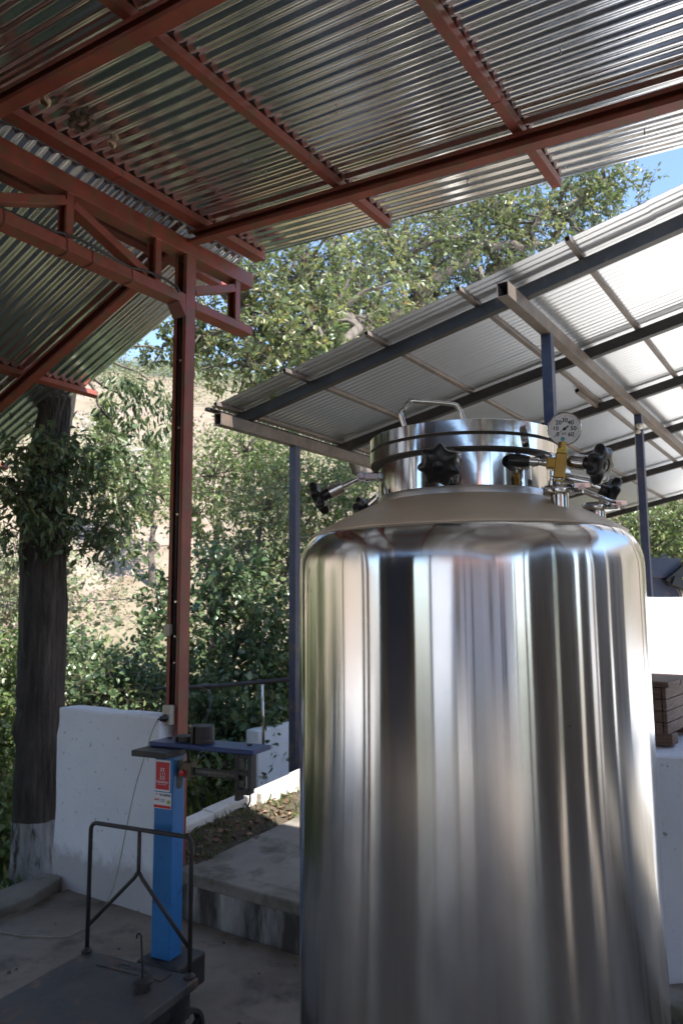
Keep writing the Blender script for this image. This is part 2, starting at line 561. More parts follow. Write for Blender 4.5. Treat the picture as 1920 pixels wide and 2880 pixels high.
M['oakleaf'] = leafmat('oak_leaves', [(0.0, (0.055, 0.082, 0.036)), (0.55, (0.125, 0.155, 0.060)), (0.85, (0.22, 0.225, 0.085)),
                                      (1.0, (0.26, 0.17, 0.08))], 0.36, 0.36)
M['darkleaf'] = leafmat('dark_glossy_leaves', [(0.0, (0.045, 0.080, 0.040)), (0.6, (0.10, 0.15, 0.065)), (1.0, (0.22, 0.24, 0.10))],
                        0.25, 0.27)
M['lightleaf'] = leafmat('light_green_leaves', [(0.0, (0.085, 0.13, 0.045)), (0.6, (0.16, 0.21, 0.075)), (1.0, (0.28, 0.28, 0.12))],
                         0.34, 0.35)
M['hillleaf'] = leafmat('dry_hillside_leaves', [(0.0, (0.08, 0.115, 0.055)), (0.5, (0.15, 0.175, 0.085)), (0.8, (0.25, 0.235, 0.135)),
                                                (1.0, (0.32, 0.24, 0.18))], 0.2, 0.7)
M['epileaf'] = leafmat('grey_green_leaves', [(0.0, (0.06, 0.10, 0.05)), (0.6, (0.13, 0.18, 0.08)), (1.0, (0.25, 0.27, 0.12))], 0.32, 0.32)
M['limeleaf'] = leafmat('fresh_green_leaves', [(0.0, (0.10, 0.20, 0.03)), (1.0, (0.22, 0.32, 0.06))], 0.4, 0.4)
M['litter'] = leafmat('dead_leaves', [(0.0, (0.07, 0.04, 0.022)), (0.6, (0.17, 0.10, 0.06)), (1.0, (0.33, 0.22, 0.14))], 0.1, 0.8)


def groundmat():
    m, nt, b, L = new_mat('dry_soil_and_grass')
    n = noise(nt, 0.11, 9, 0.68)
    col = ramp(nt, n.outputs['Fac'], [(0.32, (0.11, 0.115, 0.06)), (0.46, (0.205, 0.175, 0.115)), (0.60, (0.265, 0.20, 0.16)),
                                     (0.8, (0.27, 0.25, 0.175))]).outputs[0]
    n2 = noise(nt, 0.9, 6, 0.6)
    r2 = ramp(nt, n2.outputs['Fac'], [(0.46, (0, 0, 0)), (0.68, (.8, .8, .8))])
    col = mixc(nt, r2.outputs[0], col, (0.16, 0.115, 0.07))
    L.new(col, b.inputs['Base Color'])
    b.inputs['Roughness'].default_value = 0.95
    n3 = noise(nt, 1.6, 6, 0.65)
    bump(nt, b, n3.outputs['Fac'], 0.35, 0.10)
    return m


M['ground'] = groundmat()


# ------------------------------------------------------------------ ground and slabs
def sstep(a, b, x):
    t = np.clip((x - a) / (b - a), 0, 1)
    return t * t * (3 - 2 * t)


def gz(x, y):
    """height of the terrain"""
    x, y = np.asarray(x, float), np.asarray(y, float)
    r = np.hypot(x, y)
    az = np.degrees(np.arctan2(x, y))
    vv = x * V[0] + y * V[1]
    uu = x * U[0] + y * U[1]
    z = -0.10 - 0.24 * sstep(3.9, 4.6, vv) * sstep(-1, 1, uu) * (1 - sstep(6, 9, r)) - 0.30 * sstep(4.5, 9, r) - 1.1 * sstep(9, 18, r)
    front = 0.10 + 0.90 * (1 - sstep(75, 125, np.abs(az)))
    rise = 0.405 * np.clip(r - 18, 0, None)
    crest = 53 + 3.0 * np.sin(az * 0.09 + 1) + 2.0 * np.sin(az * 0.23)
    h = crest * (1 - np.exp(-rise / crest * 1.28)) * 1.12
    h = np.where(r > 190, h - (r - 190) * 0.08, h)
    bumps = (0.8 * np.sin(x * 0.13 + 1.1) * np.cos(y * 0.11) + 0.35 * np.sin(x * 0.41) * np.sin(y * 0.37 + 2)) * sstep(18, 40, r)
    return z + front * h + bumps * np.where(front > 0.5, 1, 0.4)


na, rad = 256, np.concatenate([np.linspace(0, 20, 34), np.geomspace(21, 600, 70)])
ang = np.linspace(0, 2 * np.pi, na, endpoint=False)
g = MB()
xs = np.outer(rad[1:], np.sin(ang)).ravel()
ys = np.outer(rad[1:], np.cos(ang)).ravel()
zs = gz(xs, ys)
g.v = [(0, 0, float(gz(0, 0)))] + list(zip(xs.tolist(), ys.tolist(), zs.tolist()))
for k in range(na):
    g.f.append((0, 1 + (k + 1) % na, 1 + k))
for i in range(len(rad) - 2):
    for k in range(na):
        k2 = (k + 1) % na
        g.f.append((1 + i * na + k, 1 + i * na + k2, 1 + (i + 1) * na + k2, 1 + (i + 1) * na + k))
mesh_obj('ground', g, M['ground'], smooth=True, kind='structure')


def slab(name, poly, z0, mat, kind='structure', loc=None, **kw):
    """prism over a polygon given as (u, v, ztop)"""
    b = MB()
    n = len(poly)
    b.add([W(u, v, z) for u, v, z in poly] + [W(u, v, z0) for u, v, z in poly],
          [tuple(range(n)), tuple(reversed(range(n, 2 * n)))] + [(i, n + i, n + (i + 1) % n, (i + 1) % n) for i in range(n)])
    # make the top face look up
    p = np.array(b.v[:3])
    if np.cross(p[1] - p[0], p[2] - p[0])[2] < 0:
        b.f = [tuple(reversed(f)) for f in b.f]
    return mesh_obj(name, b, mat, loc=loc, kind=kind, bevel=0.008, **kw)


slab('floor', [(-5, -5, 0), (2.95, -5, 0), (2.95, 3.86, 0), (2.4, 3.84, 0), (1.2, 3.9, 0), (-5, 4.1, 0)], -0.4, M['concrete'])
# raised, cracked edging along the open side of the floor
slab('floor_edging', [(-1.0, 4.02, 0.035), (1.2, 3.86, 0.04), (2.0, 3.77, 0.045), (2.62, 3.80, 0.05), (2.87, 3.90, 0.06), (2.87, 4.04, 0.06),
                      (2.3, 4.02, 0.05), (1.2, 4.12, 0.04), (-1.0, 4.25, 0.035)], -0.35, M['ramp'])
slab('concrete_ramp', [(3.075, -9, 0.195), (4.9, -9, 0.335), (4.9, 3.06, 0.335), (3.9, 3.05, 0.26), (3.075, 3.10, 0.195)], -0.6, M['ramp'])
slab('patio', [(4.904, -22, 0.339), (26, -22, 0.339), (26, 2.6, 0.339), (4.904, 2.6, 0.339)], -1.8, M['patio'])
M['lawn'] = surf('worn_lawn', (0.035, 0.048, 0.020), (0.085, 0.085, 0.042), 0.95, 3, spots=(0.11, 0.085, 0.055), spotscale=1.5, bmp=.7, bscale=30, bdist=.03)
slab('lawn', [(-18, -26, -0.03), (2.0, -26, -0.03), (2.0, -9.05, -0.03), (-5.05, -5.05, -0.03), (-5.05, 5.5, -0.03), (-18, 12, -0.03)], -0.5, M['lawn'])  # unseen dark ground added to cut bounce light from the rear
slab('side_yard', [(-9, 6.2, -0.015), (-1.2, 5.6, -0.015), (-0.2, 6.4, -0.015), (-2.0, 14, -0.015), (-12, 14, -0.015)], -0.9, M['patio'])  # unseen pale slab added to bounce light onto the low wall
slab('garden_path', [(-5.04, -1.3, -0.022), (-9.5, -2.9, -0.022), (-9.2, -4.3, -0.022), (-5.04, -2.4, -0.022)], -0.3, M['patio'])  # unseen pale strip added for the peach streak in the tank
slab('retaining_kerb', [(2.955, -9, 0.175), (3.07, -9, 0.175), (3.07, 3.05, 0.205), (2.955, 3.05, 0.205)], -0.3, M['kerb'])
slab('kerb_cap', [(2.945, -9, 0.20), (3.071, -9, 0.20), (3.071, 3.06, 0.23), (2.945, 3.06, 0.23)], 0.168, M['ramp'])
kb = MB()
for i in range(7):
    a, b_ = 3.08 + i * 0.42, 3.08 + (i + 1) * 0.42 - 0.006
    dv = 0.02 * math.sin(i * 2.1)
    kb.add([W(u, v + dv, z) for u, v, z in ((a, 3.30, -.3), (b_, 3.30, -.3), (b_, 3.40, -.3), (a, 3.40, -.3),
            (a, 3.30, .34 + .075 * (a - 3.2)), (b_, 3.30, .34 + .075 * (b_ - 3.2)), (b_, 3.40, .345 + .075 * (b_ - 3.2)), (a, 3.40, .345 + .075 * (a - 3.2)))],
           [(0, 1, 2, 3), (7, 6, 5, 4), (0, 4, 5, 1), (1, 5, 6, 2), (2, 6, 7, 3), (3, 7, 4, 0)])
mesh_obj('white_kerb', kb, M['whitekerb'], kind='structure', bevel=0.012)
# earth strip between ramp and kerb
es = MB()
nu, nv = 40, 7
for i in range(nu + 1):
    for j in range(nv + 1):
        u = 3.07 + 1.95 * i / nu
        v = 3.0 + 0.32 * j / nv
        z = 0.17 + 0.077 * (u - 3.07) + (0.135 - .045 * (u - 3.07)) * (j / nv) ** 1.3 + 0.012 * math.sin(u * 23 + j) * math.sin(v * 41)
        es.v.append(tuple(W(u, v, z)))
for i in range(nu):
    for j in range(nv):
        k = i * (nv + 1) + j
        es.f.append((k, k + nv + 1, k + nv + 2, k + 1))
M['soil'] = surf('dark_soil', (0.045, 0.036, 0.024), (0.11, 0.085, 0.055), 0.95, 12, bmp=0.8, bscale=40, bdist=0.03)
mesh_obj('earth_bank', es, M['soil'], smooth=True, kind='structure')


# ------------------------------------------------------------------ the red steel shed
def sheet_mesh(u0, u1, v0, v1, zf, lift, pitch=0.067, amp=0.0053, phase=0.0, seg=10, nv=3, wob=0.0):
    b = MB()
    nu = max(2, int(round((u1 - u0) / pitch * seg)))
    for i in range(nu + 1):
        u = u0 + (u1 - u0) * i / nu
        for j in range(nv + 1):
            v = v0 + (v1 - v0) * j / nv
            z = zf(v) + lift + amp * math.cos(2 * math.pi * (u / pitch) + phase) + wob * math.sin(v * 2.3 + u * 1.7)
            b.v.append(tuple(W(u, v, z)))
    for i in range(nu):
        for j in range(nv):
            k = i * (nv + 1) + j
            b.f.append((k, k + 1, k + nv + 2, k + nv + 1))
    return b


SR, SL = 0.0731, 0.39
zr_raf = lambda v: 3.498 + SR * v          # underside of right rafters
zl_raf = lambda v: 4.947 - SL * v          # underside of left rafters
RH, PH = 0.068, 0.040
UF = 3.497                                  # far edge of the sheets
shed = thing('steel_shed', 'open red steel shed with truss girder and corrugated zinc roof over the tank', 'shed', W(2.99, 3.117, 0))


def S(name, b, mat='red', bevel=0.003, **k):
    return mesh_obj(name, b, M[mat], parent=shed, bevel=bevel, **k)


VC = 3.117
for u in (2.992, -1.4):
    b = MB()
    b.cbar(W(u, VC, -0.05), W(u, VC, 3.649), 0.075, 0.10, V, -U, t=.005, lip=.022)
    S('post', b, bevel=.0012)
for (u, v) in ((2.95, -4.2), (-1.4, -4.2), (2.95, 5.9), (-1.4, 5.9)):
    top = zr_raf(v) - 0.1 if v < 3 else zl_raf(v) - 0.1
    S('post', MB().bar(W(u, v, -0.3), W(u, v, top), 0.075, 0.10, up=V))
for v in (-4.2, 5.9):
    top = zr_raf(v) if v < 3 else zl_raf(v)
    S('eave_girder', MB().bar(W(-4.3, v, top - 0.052), W(3.5, v, top - 0.052), 0.08, 0.10))
S('top_chord', MB().bar(W(-4.3, VC, 3.698), W(3.545, VC, 3.698), 0.10, 0.095, hollow=0.006))
S('bottom_chord', MB().bar(W(-4.3, VC, 3.375), W(2.953, VC, 3.375), 0.10, 0.060))
S('bottom_chord', MB().bar(W(3.031, VC, 3.362), W(3.543, VC, 3.362), 0.10, 0.052))
for u in (3.402, 2.742, 2.165, 1.575, 0.985, 0.395, -0.195, -0.785):
    S('web_vertical', MB().cbar(W(u, VC - .012, 3.392 if u > 3 else 3.408), W(u, VC - .012, 3.648), 0.044, 0.07, V, -U, t=.004, lip=.012), bevel=.001)
S('web_diagonal', MB().bar(W(3.032, VC - .012, 3.455), W(3.378, VC - .012, 3.596), 0.07, 0.048))
for i, u in enumerate((2.165, 0.985, -0.195)):
    S('web_diagonal', MB().bar(W(u + 0.024, VC - .012, 3.605), W(u + 0.50, VC - .012, 3.428), 0.07, 0.046))
    S('web_diagonal', MB().bar(W(u - 0.44, VC - .012, 3.425), W(u - 0.024, VC - .012, 3.605), 0.07, 0.046))
# little haunch where the lower chord meets the post
hb = MB()
hb.add([W(2.953, VC + s, z) if k else W(2.90, VC + s, z) for s in (-.05, .05) for k, z in ((1, 3.344), (0, 3.344), (1, 3.27))],
       [(0, 1, 2), (5, 4, 3), (0, 3, 4, 1), (1, 4, 5, 2), (2, 5, 3, 0)])
S('haunch', hb, bevel=0)
NR = W(0, SR, 0) * 0 + nrm(np.array([0, 0, 1.0]) - SR * V)
NL = nrm(np.array([0, 0, 1.0]) + SL * V)
for u in (2.986, 1.651, 0.316, -1.02, -2.355, -3.69):
    r0, r1 = VC - 0.052, -4.7
    S('rafter', MB().cbar(W(u, r0, zr_raf(r0) + RH / 2), W(u, r1, zr_raf(r1) + RH / 2), 0.062, RH, NR, -U), bevel=.001)
    l0, l1 = VC + 0.052, 6.0
    S('rafter', MB().cbar(W(u, l0, zl_raf(l0) + 0.045), W(u, l1, zl_raf(l1) + 0.045), 0.062, 0.084, NL, -U), bevel=.001)
pv = [2.962] + [2.01 - 0.955 * i for i in range(8)]
for i, v in enumerate(pv):
    w = 0.088 if i == 0 else 0.046
    S('purlin', MB().bar(W(-4.2, v, zr_raf(v) + RH + PH / 2 + .001), W(3.488 - 0.012 * (i % 2), v, zr_raf(v) + RH + PH / 2 + .001), w, PH, up=NR,
                         hollow=0.003))
for v in (3.36, 4.70, 5.83):
    S('purlin', MB().bar(W(-4.2, v, zl_raf(v) + .09 + .0225), W(3.60, v, zl_raf(v) + .09 + .0225), 0.046, 0.045, up=NL, hollow=0.003))
PITCH_C, COVER = 0.067, 0.067 * 11
zr_sh = lambda v: zr_raf(v) + RH + PH + 0.0074
zl_sh = lambda v: zl_raf(v) + .09 + .046 + 0.0074
for i in range(10):
    b1 = UF - i * COVER
    a1 = b1 - COVER - PITCH_C * 1.5
    S('roofing_sheet', sheet_mesh(a1, b1, 2.992, -5.0, zr_sh, 0.0018 * (i % 2), wob=0.0015), 'zinc', 0, smooth=True)
    S('roofing_sheet', sheet_mesh(a1, b1, 3.135, 6.08, zl_sh, 0.0018 * (i % 2), wob=0.0015), 'zinc', 0, smooth=True)
cap = MB()
zc = [(2.80, zr_sh(2.80) + 0.013), (VC, 3.885), (3.45, zl_sh(3.45) + 0.013)]
for u in (-4.3, UF + 0.03):
    cap.v += [tuple(W(u, v, z)) for v, z in zc]
cap.f = [(0, 1, 4, 3), (1, 2, 5, 4)]
S('ridge_cap', cap, 'zinccap', 0)

scr = MB().tube([W(0, 0, 0.012), W(0, 0, -0.022)], [.0032, .0022], 6)
SCREW = None
for (u, v) in [(1.9 + .36 * k + .05 * (k % 3), 2.01 - .955 * (k % 3) - .07 + .03 * (k % 2)) for k in range(5)] + [(2.25, 2.45), (2.75, 2.30), (3.35, 2.55), (3.3, 1.45), (3.28, .6), (2.2, 1.35), (2.6, .75), (1.85, 2.66), (2.5, 1.7)]:
    o = MB()
    o.v = [tuple(np.array(p) + W(u, v, zr_sh(v))) for p in scr.v]
    o.f = scr.f
    S('roofing_screw', o, 'fitting', 0)
for (u, v, zf, hh, ww) in ((2.70, 2.01, zr_raf, RH + PH / 2 + .001, .046), (2.72, 1.055, zr_raf, RH + PH / 2 + .001, .046), (2.35, 2.962, zr_raf, RH + PH / 2 + .001, .088)):
    S('weld_seam', MB().bar(W(u - .0015, v, zf(v) + hh), W(u + .0015, v, zf(v) + hh), ww + .003, PH + .003, up=NR), 'iron', 0)
for u in (2.986, 1.651):
    S('weld_bead', MB().tube([W(u - .031, VC - .0525, 3.745), W(u - .031, VC - .0535, 3.735), W(u - .031, VC - .0535, 3.722), W(u, VC - .0535, 3.718), W(u + .031, VC - .0535, 3.722)], .0045, 6), 'red', 0)
for u in (3.402, 2.742, 2.165, 1.575):
    for zz in (3.6495, 3.407 if u < 3 else 3.3895):
        S('weld_bead', MB().tube([W(u - .022, VC - .048, zz), W(u, VC - .049, zz + .001), W(u + .022, VC - .048, zz)], .004, 6), 'red', 0)

# cable tied along the lower chord
cab = thing('draped_cable', 'black cable draped along the lower truss chord and tied with wire', 'cable', W(2.1, 3.09, 3.41))
pts = [W(u, 3.078 + dv, z) for u, dv, z in ((1.0, 0, 3.413), (1.6, .01, 3.415), (2.05, 0, 3.414), (2.18, -.02, 3.425), (2.30, -.028, 3.418), (2.4, -.02, 3.412),
        (2.55, 0, 3.413), (2.66, -.02, 3.427), (2.78, -.03, 3.422), (2.86, -.034, 3.405), (2.875, -.036, 3.378))]
mesh_obj('wire', MB().tube(pts, 0.0075, 8), M['blackcable'], parent=cab, smooth=True)
for u in (1.82, 2.155, 2.305, 2.56):
    q = [W(u - .004, 3.064, 3.408), W(u, 3.0635, 3.345), W(u + .012, 3.10, 3.3425), W(u + .01, 3.17, 3.3425)]
    mesh_obj('tie_wire', MB().tube(q, 0.0018, 5), M['blackcable'], parent=cab)

# conduit, switch, outlet and cord on the post
cond = thing('cable_conduit', 'thin grey conduit clipped to the dark side of the red post', 'conduit', W(2.94, 3.14, 1.1))
cu, cv = 2.992 - 0.012, 3.135
mesh_obj('pipe', MB().tube([W(cu, cv, 1.075), W(cu, cv, 2.2), W(cu, cv + .002, 3.33)], 0.0095, 10), M['rubber'], parent=cond, smooth=True)
for z in (3.02, 2.62, 2.12, 1.63, 1.44, 1.295):
    b = MB()
    b.bar(W(cu - .0108, cv - .024, z), W(cu - .0108, cv + .024, z), 0.012, 0.003, up=U)
    mesh_obj('clip', b, M['fitting'], parent=cond, bevel=0.001)
b = MB().box(W(2.992 - .0375 - .010, cv + .012, 1.475), 0.03, 0.042, 0.065, ax=U, ay=V)
mesh_obj('switch_box', b, M['cream'], parent=cond, bevel=0.006)
out = thing('electrical_outlet', 'aged cream outlet box with black plug on the red post', 'outlet', W(2.92, 3.118, 1.03))
b = MB().box(W(2.992 - .0375 - .0185, 3.122, 1.02), 0.037, 0.064, 0.105, ax=U, ay=V)
mesh_obj('box', b, M['cream'], parent=out, bevel=0.007)
o0 = W(2.992 - .0375 - .037, 3.124, 1.005)
b = MB().lathe([(0.0, 0), (.021, 0), (.021, .012), (.016, .018), (.014, .034), (.006, .038), (.004, .055)], o0, axis=-U, n=16)
mesh_obj('plug', b, M['blackplastic'], parent=out, smooth=40)
cord = MB()
cp = [o0 - U * .05, o0 - U * .075 + V * .012 - ZUP * .05, at(405, 2135, 4.02), at(382, 2210, 4.01), at(364, 2290, 4.00), at(348, 2370, 3.98), at(334, 2440, 3.95), at(318, 2500, 3.90),
      at(296, 2548, 3.84)]
cp += [on_z(275, 2585, 0.008), on_z(245, 2608, 0.006), on_z(205, 2628, 0.006), on_z(170, 2636, 0.006), on_z(110, 2634, 0.006), on_z(60, 2632, 0.006), on_z(10, 2622, 0.006), on_z(-60, 2610, 0.006)]
cpp = []
for i in range(len(cp) - 1):
    p0, p1, p2, p3 = cp[max(i - 1, 0)], cp[i], cp[i + 1], cp[min(i + 2, len(cp) - 1)]
    for t in np.linspace(0, 1, 6, endpoint=False):
        cpp.append(0.5 * (2 * p1 + (p2 - p0) * t + (2 * p0 - 5 * p1 + 4 * p2 - p3) * t * t + (3 * p1 - p0 - 3 * p2 + p3) * t ** 3))
mesh_obj('power_cord', cord.tube(cpp, 0.0030, 6), M['cable'], smooth=True, loc=on_z(275, 2585, 0), label='beige power cord hanging from the outlet and trailing over the floor',
         cat='cord')


# nests under the roof
def blob(c, r, ax=(1, 1, 1), n=14, amp=0.18, hollow=False, axis=ZUP, seed=0):
    rr = random.Random(seed)
    ph = [rr.uniform(0, 6.28) for _ in range(6)]
    prof = []
    m = 10
    for i in range(m + 1):
        t = math.pi * i / m
        if hollow and i < 3:
            continue
        prof.append((r * math.sin(t) + 1e-4, -r * math.cos(t)))
    if hollow:
        prof = [(q[0] * .86, q[1] + r * .1) for q in reversed(prof[:4])] + prof

    def fn(rad, h, t):
        return rad * (1 + amp * (math.sin(2 * t + ph[0] + h / r) + .6 * math.sin(5 * t + ph[1] + 2.5 * h / r) + .5 * math.sin(9 * t + ph[2])) / 2)
    return MB().lathe(prof, c, axis=axis, n=n * 2, fn=fn)


def on_sheet(px, py, drop=0.0):
    n_ = ZUP - SR * V
    c_ = 3.498 + RH + PH + 0.004 - drop
    d = CX * (px - 960) + CY * (py - 1440) + CZ * FPX
    t = (c_ - n_ @ EYE) / (n_ @ d)
    return EYE + t * d


for px, py, r, lab, sd in ((127, 285, .024, 'torn papery wasp nest nearest the red rafter under the zinc roof', 1),
                           (315, 405, .020, 'small curled papery wasp nest below the dark mud nest under the zinc roof', 2)):
    c = on_sheet(px, py, r * .8)
    mesh_obj('wasp_nest', blob(c, r, hollow=True, seed=sd, axis=nrm(ZUP + .5 * U)), M['paper'], smooth=True, loc=c, label=lab, cat='wasp nest', group='wasp nests under the roof')
c = on_sheet(230, 345, 0.012)
mn = MB()
for i in range(26):
    t = i / 26 * 6.283
    q = c + U * .034 * math.cos(t) * (1 + .2 * random.random()) - V * .045 * math.sin(t) * (1 + .25 * random.random()) - ZUP * random.uniform(-.006, .01)
    k = blob(q, random.uniform(.009, .015), n=5, amp=.3, seed=i)
    mn.add(k.v, k.f)
mesh_obj('mud_nest', mn, M['mud'], smooth=True, loc=c, label='dark crumbling ring of mud nest stuck under the zinc roof', cat='mud nest')


# ------------------------------------------------------------------ the grey shed behind
shedB = thing('grey_shed', 'open shed behind the tank with pale zinc roof on navy posts', 'shed', W(5.45, 1.75, 0.3))


def B_(name, b, mat, bevel=0.003, **k):
    return mesh_obj(name, b, M[mat], parent=shedB, bevel=bevel, **k)


SB = 0.198
zb = lambda v: 4.056 - SB * v
NB = nrm(ZUP + SB * V)
VB = [4.277, 1.75, -0.75]
for v in VB:
    ztop = zb(v) - 0.002
    B_('girder', MB().bar(W(4.50, v, ztop - 0.05), W(15.3, v, ztop - 0.05), 0.08, 0.10, hollow=0.005), 'brownsteel')
    for u in ([5.555, 8.6, 11.6, 14.6] if v > 4 else [5.37, 8.28, 11.2, 14.4]):
        zg = float(gz(*W(u, v, 0)[:2])) - 0.1 if v > 4 else 0.3
        B_('post', MB().bar(W(u, v, zg), W(u, v, ztop - 0.102), 0.076, 0.076, up=V), 'navy')
for u in (4.885, 6.455, 8.085, 9.95, 12.2, 15.2):
    B_('rafter', MB().bar(W(u, 4.42, zb(4.42) + .05), W(u, -1.1, zb(-1.1) + .05), 0.07, 0.092, up=NB), 'darksteel')
for i in range(8):
    v = 4.36 - 0.757 * i
    B_('purlin', MB().bar(W(4.56 - .02 * (i % 2), v, zb(v) + .119), W(15.5, v, zb(v) + .119), 0.036, 0.036, up=NB, hollow=0.003), 'brownsteel')
for u0, u1, v in ((7.35, 8.2, 2.12), (8.02, 8.75, 1.16)):
    B_('purlin', MB().bar(W(u0, v, zb(v) + .08), W(u1, v, zb(v) + .08), 0.04, 0.04, up=NB, hollow=0.003), 'brownsteel')
zb_sh = lambda v: zb(v) + .119 + .018 + .0070
i = 0
u = 4.617
while u < 15.4:
    for (v0, v1, lf) in ((4.47, 0.86, 0.0), (0.98, -1.2, 0.005)):
        B_('roofing_sheet', sheet_mesh(u, u + COVER + PITCH_C * 1.3, v0, v1, zb_sh, 0.0018 * (i % 2) + lf, wob=0.002), 'zincnew', 0, smooth=True)
    u += COVER
    i += 1
gt = MB()
gt.bar(W(4.60, 4.50, zb(4.5) + .135), W(15.6, 4.50, zb(4.5) + .135), 0.05, 0.03)
B_('eave_trim', gt, 'darksteel')
# pale rag and cord on the far post
rag = thing('rag_on_post', 'pale knotted rag and hanging cord tied to the far navy post', 'rag', W(7.9, 1.70, 3.35))
rp = W(8.28 - .045, 1.735, 3.47)
mesh_obj('knot', blob(rp, .035, seed=4, amp=.35), M['cream'], parent=rag, smooth=True)
rk = MB()
k1 = blob(rp + np.array([-.02, 0, -.055]), .026, seed=5, amp=.4)
rk.add(k1.v, k1.f)
mesh_obj('tail', rk, M['cream'], parent=rag, smooth=True)
mesh_obj('cord', MB().tube([rp + np.array([-.05, 0, .02]), rp + np.array([-.07, 0, -1.2]), rp + np.array([-.07, 0, -2.2])], .004, 5), M['cable'], parent=rag)


# ------------------------------------------------------------------ walls and kerbs as things
def rough_box(c, sx, sy, sz, ax, seg=0.08, amp=0.004, seed=0):
    """subdivided box with hand-made unevenness"""
    rr = np.random.default_rng(seed)
    ax = nrm(ax)
    ay = np.array([-ax[1], ax[0], 0])
    b = bmesh.new()
    bmesh.ops.create_cube(b, size=1)
    for e_ax, s_ in ((0, sx), (1, sy), (2, sz)):
        n = max(1, int(s_ / seg))
        ed = [e for e in b.edges if abs(abs((e.verts[0].co - e.verts[1].co)[e_ax])) > 1e-4 and
              sum(abs((e.verts[0].co - e.verts[1].co)[k]) > 1e-4 for k in range(3)) == 1]
        if n > 1:
            bmesh.ops.subdivide_edges(b, edges=ed, cuts=n - 1, use_grid_fill=True)
    m = MB()
    f1, f2, f3 = rr.uniform(0, 6, 3), rr.uniform(3, 7, 3), rr.uniform(9, 17, 3)
    for v_ in b.verts:
        x, y, z = v_.co.x * sx, v_.co.y * sy, v_.co.z * sz
        k = amp * (math.sin(x * f2[0] + f1[0]) * math.cos(z * f2[1] + f1[1]) + .6 * math.sin(x * f3[0] + z * f3[1] + f1[2]) + .5 * rr.normal())
        sgn = np.sign([v_.co.x, v_.co.y, v_.co.z]) * (np.abs([v_.co.x, v_.co.y, v_.co.z]) > .499)
        x, y, z = x + k * sgn[0], y + k * sgn[1], z + k * sgn[2] * .8
        m.v.append(tuple(np.asarray(c) + ax * x + ay * y + ZUP * z))
    b.verts.index_update()
    m.f = [tuple(v_.index for v_ in f.verts) for f in b.faces]
    b.free()
    return m


def wallthing(name, label, c, sx, sy, sz, ax, mat, seg=.08, amp=.004, seed=0, bevel=.012):
    return mesh_obj(name, rough_box(c, sx, sy, sz, ax, seg, amp, seed), M[mat], smooth=50, loc=np.asarray(c) - ZUP * sz / 2, label=label, cat='wall', bevel=bevel)


wallthing('low_wall', 'low white limewashed wall ending at the red post', W(2.95, 3.565, 0.425), 0.87, 0.15, 1.17, V, 'limewall', seed=3)
wallthing('trough_wall', 'small white wall dappled with sun behind the scale', at(739, 2140, 7.45) + U * .55 + V * .075 + ZUP * (-.10), 1.25, 0.16, 0.78, U, 'limeblock', seed=5)
c0 = on_z(2010, 2130, 0.95)
wallthing('block_wall', 'broad white plastered block beside the tank at the right edge', np.array([1.62, 3.42, 0.40]), 1.9, 0.84, 1.24, (1, 0.04, 0), 'limeblock', seed=8, seg=.1)
wc = at(2000, 1800, 4.55)
wallthing('sunlit_wall', 'sunlit white wall behind the wooden box', np.array([wc[0], 4.62, 0.87]), 1.8, 0.16, 1.54, (1, 0.02, 0), 'limeblock', seed=9, seg=.12, amp=.003)

# wooden box on the block
cr = thing('wooden_box', 'dark weathered plank box on the white block by the tank', 'box', at(1880, 2090, 3.2))
co = at(1873, 2085, 3.13)
co[2] = 1.026
ua, va = nrm(U * .98 + V * .1), nrm(V)
ua = nrm(np.array([0.62, 0.78, 0]))
va = np.array([-ua[1], ua[0], 0])
mesh_obj('lining', MB().box(co + ua * .27 + va * .21 + ZUP * .15, .49, .37, .19, ax=ua), M['seal'], parent=cr)  # dark block added to stop light showing through the plank gaps
for k in range(4):
    z = co[2] + .048 + k * .052 * .9
    mesh_obj('plank', MB().box(co + ua * .26 + ZUP * (z - co[2] + .022), .52, .016, .044, ax=ua), M['cratewood'], parent=cr, bevel=.002)
    mesh_obj('plank', MB().box(co + va * .21 + ua * .002 + ZUP * (z - co[2] + .022), .016, .40, .044, ax=ua), M['cratewood'], parent=cr, bevel=.002)
mesh_obj('lid_board', MB().box(co + ua * .07 + va * .20 + ZUP * .2475, .18, .45, .022, ax=ua), M['cratewood'], parent=cr, bevel=.003)
mesh_obj('lid_board', MB().box(co + ua * .30 + va * .20 + ZUP * .2425, .26, .45, .022, ax=ua), M['cratewood'], parent=cr, bevel=.003)
mesh_obj('skid', MB().box(co + ua * .055 + va * .18 + ZUP * .0245, .085, .40, .045, ax=ua), M['cratewood'], parent=cr, bevel=.003)
mesh_obj('skid', MB().box(co + ua * .42 + va * .18 + ZUP * .0245, .085, .40, .045, ax=ua), M['cratewood'], parent=cr, bevel=.003)

# dark machine beyond the wall
mc = at(1870, 1650, 8.6)
mach = thing('pulping_machine', 'dark navy pulping machine with hopper and round drum beyond the sunlit wall', 'machine', (mc[0], mc[1], 0.34))
px_m = 8.6 / FPX


def mp(px, py, dy=0.0):
    return at(px, py, 8.6 + dy)


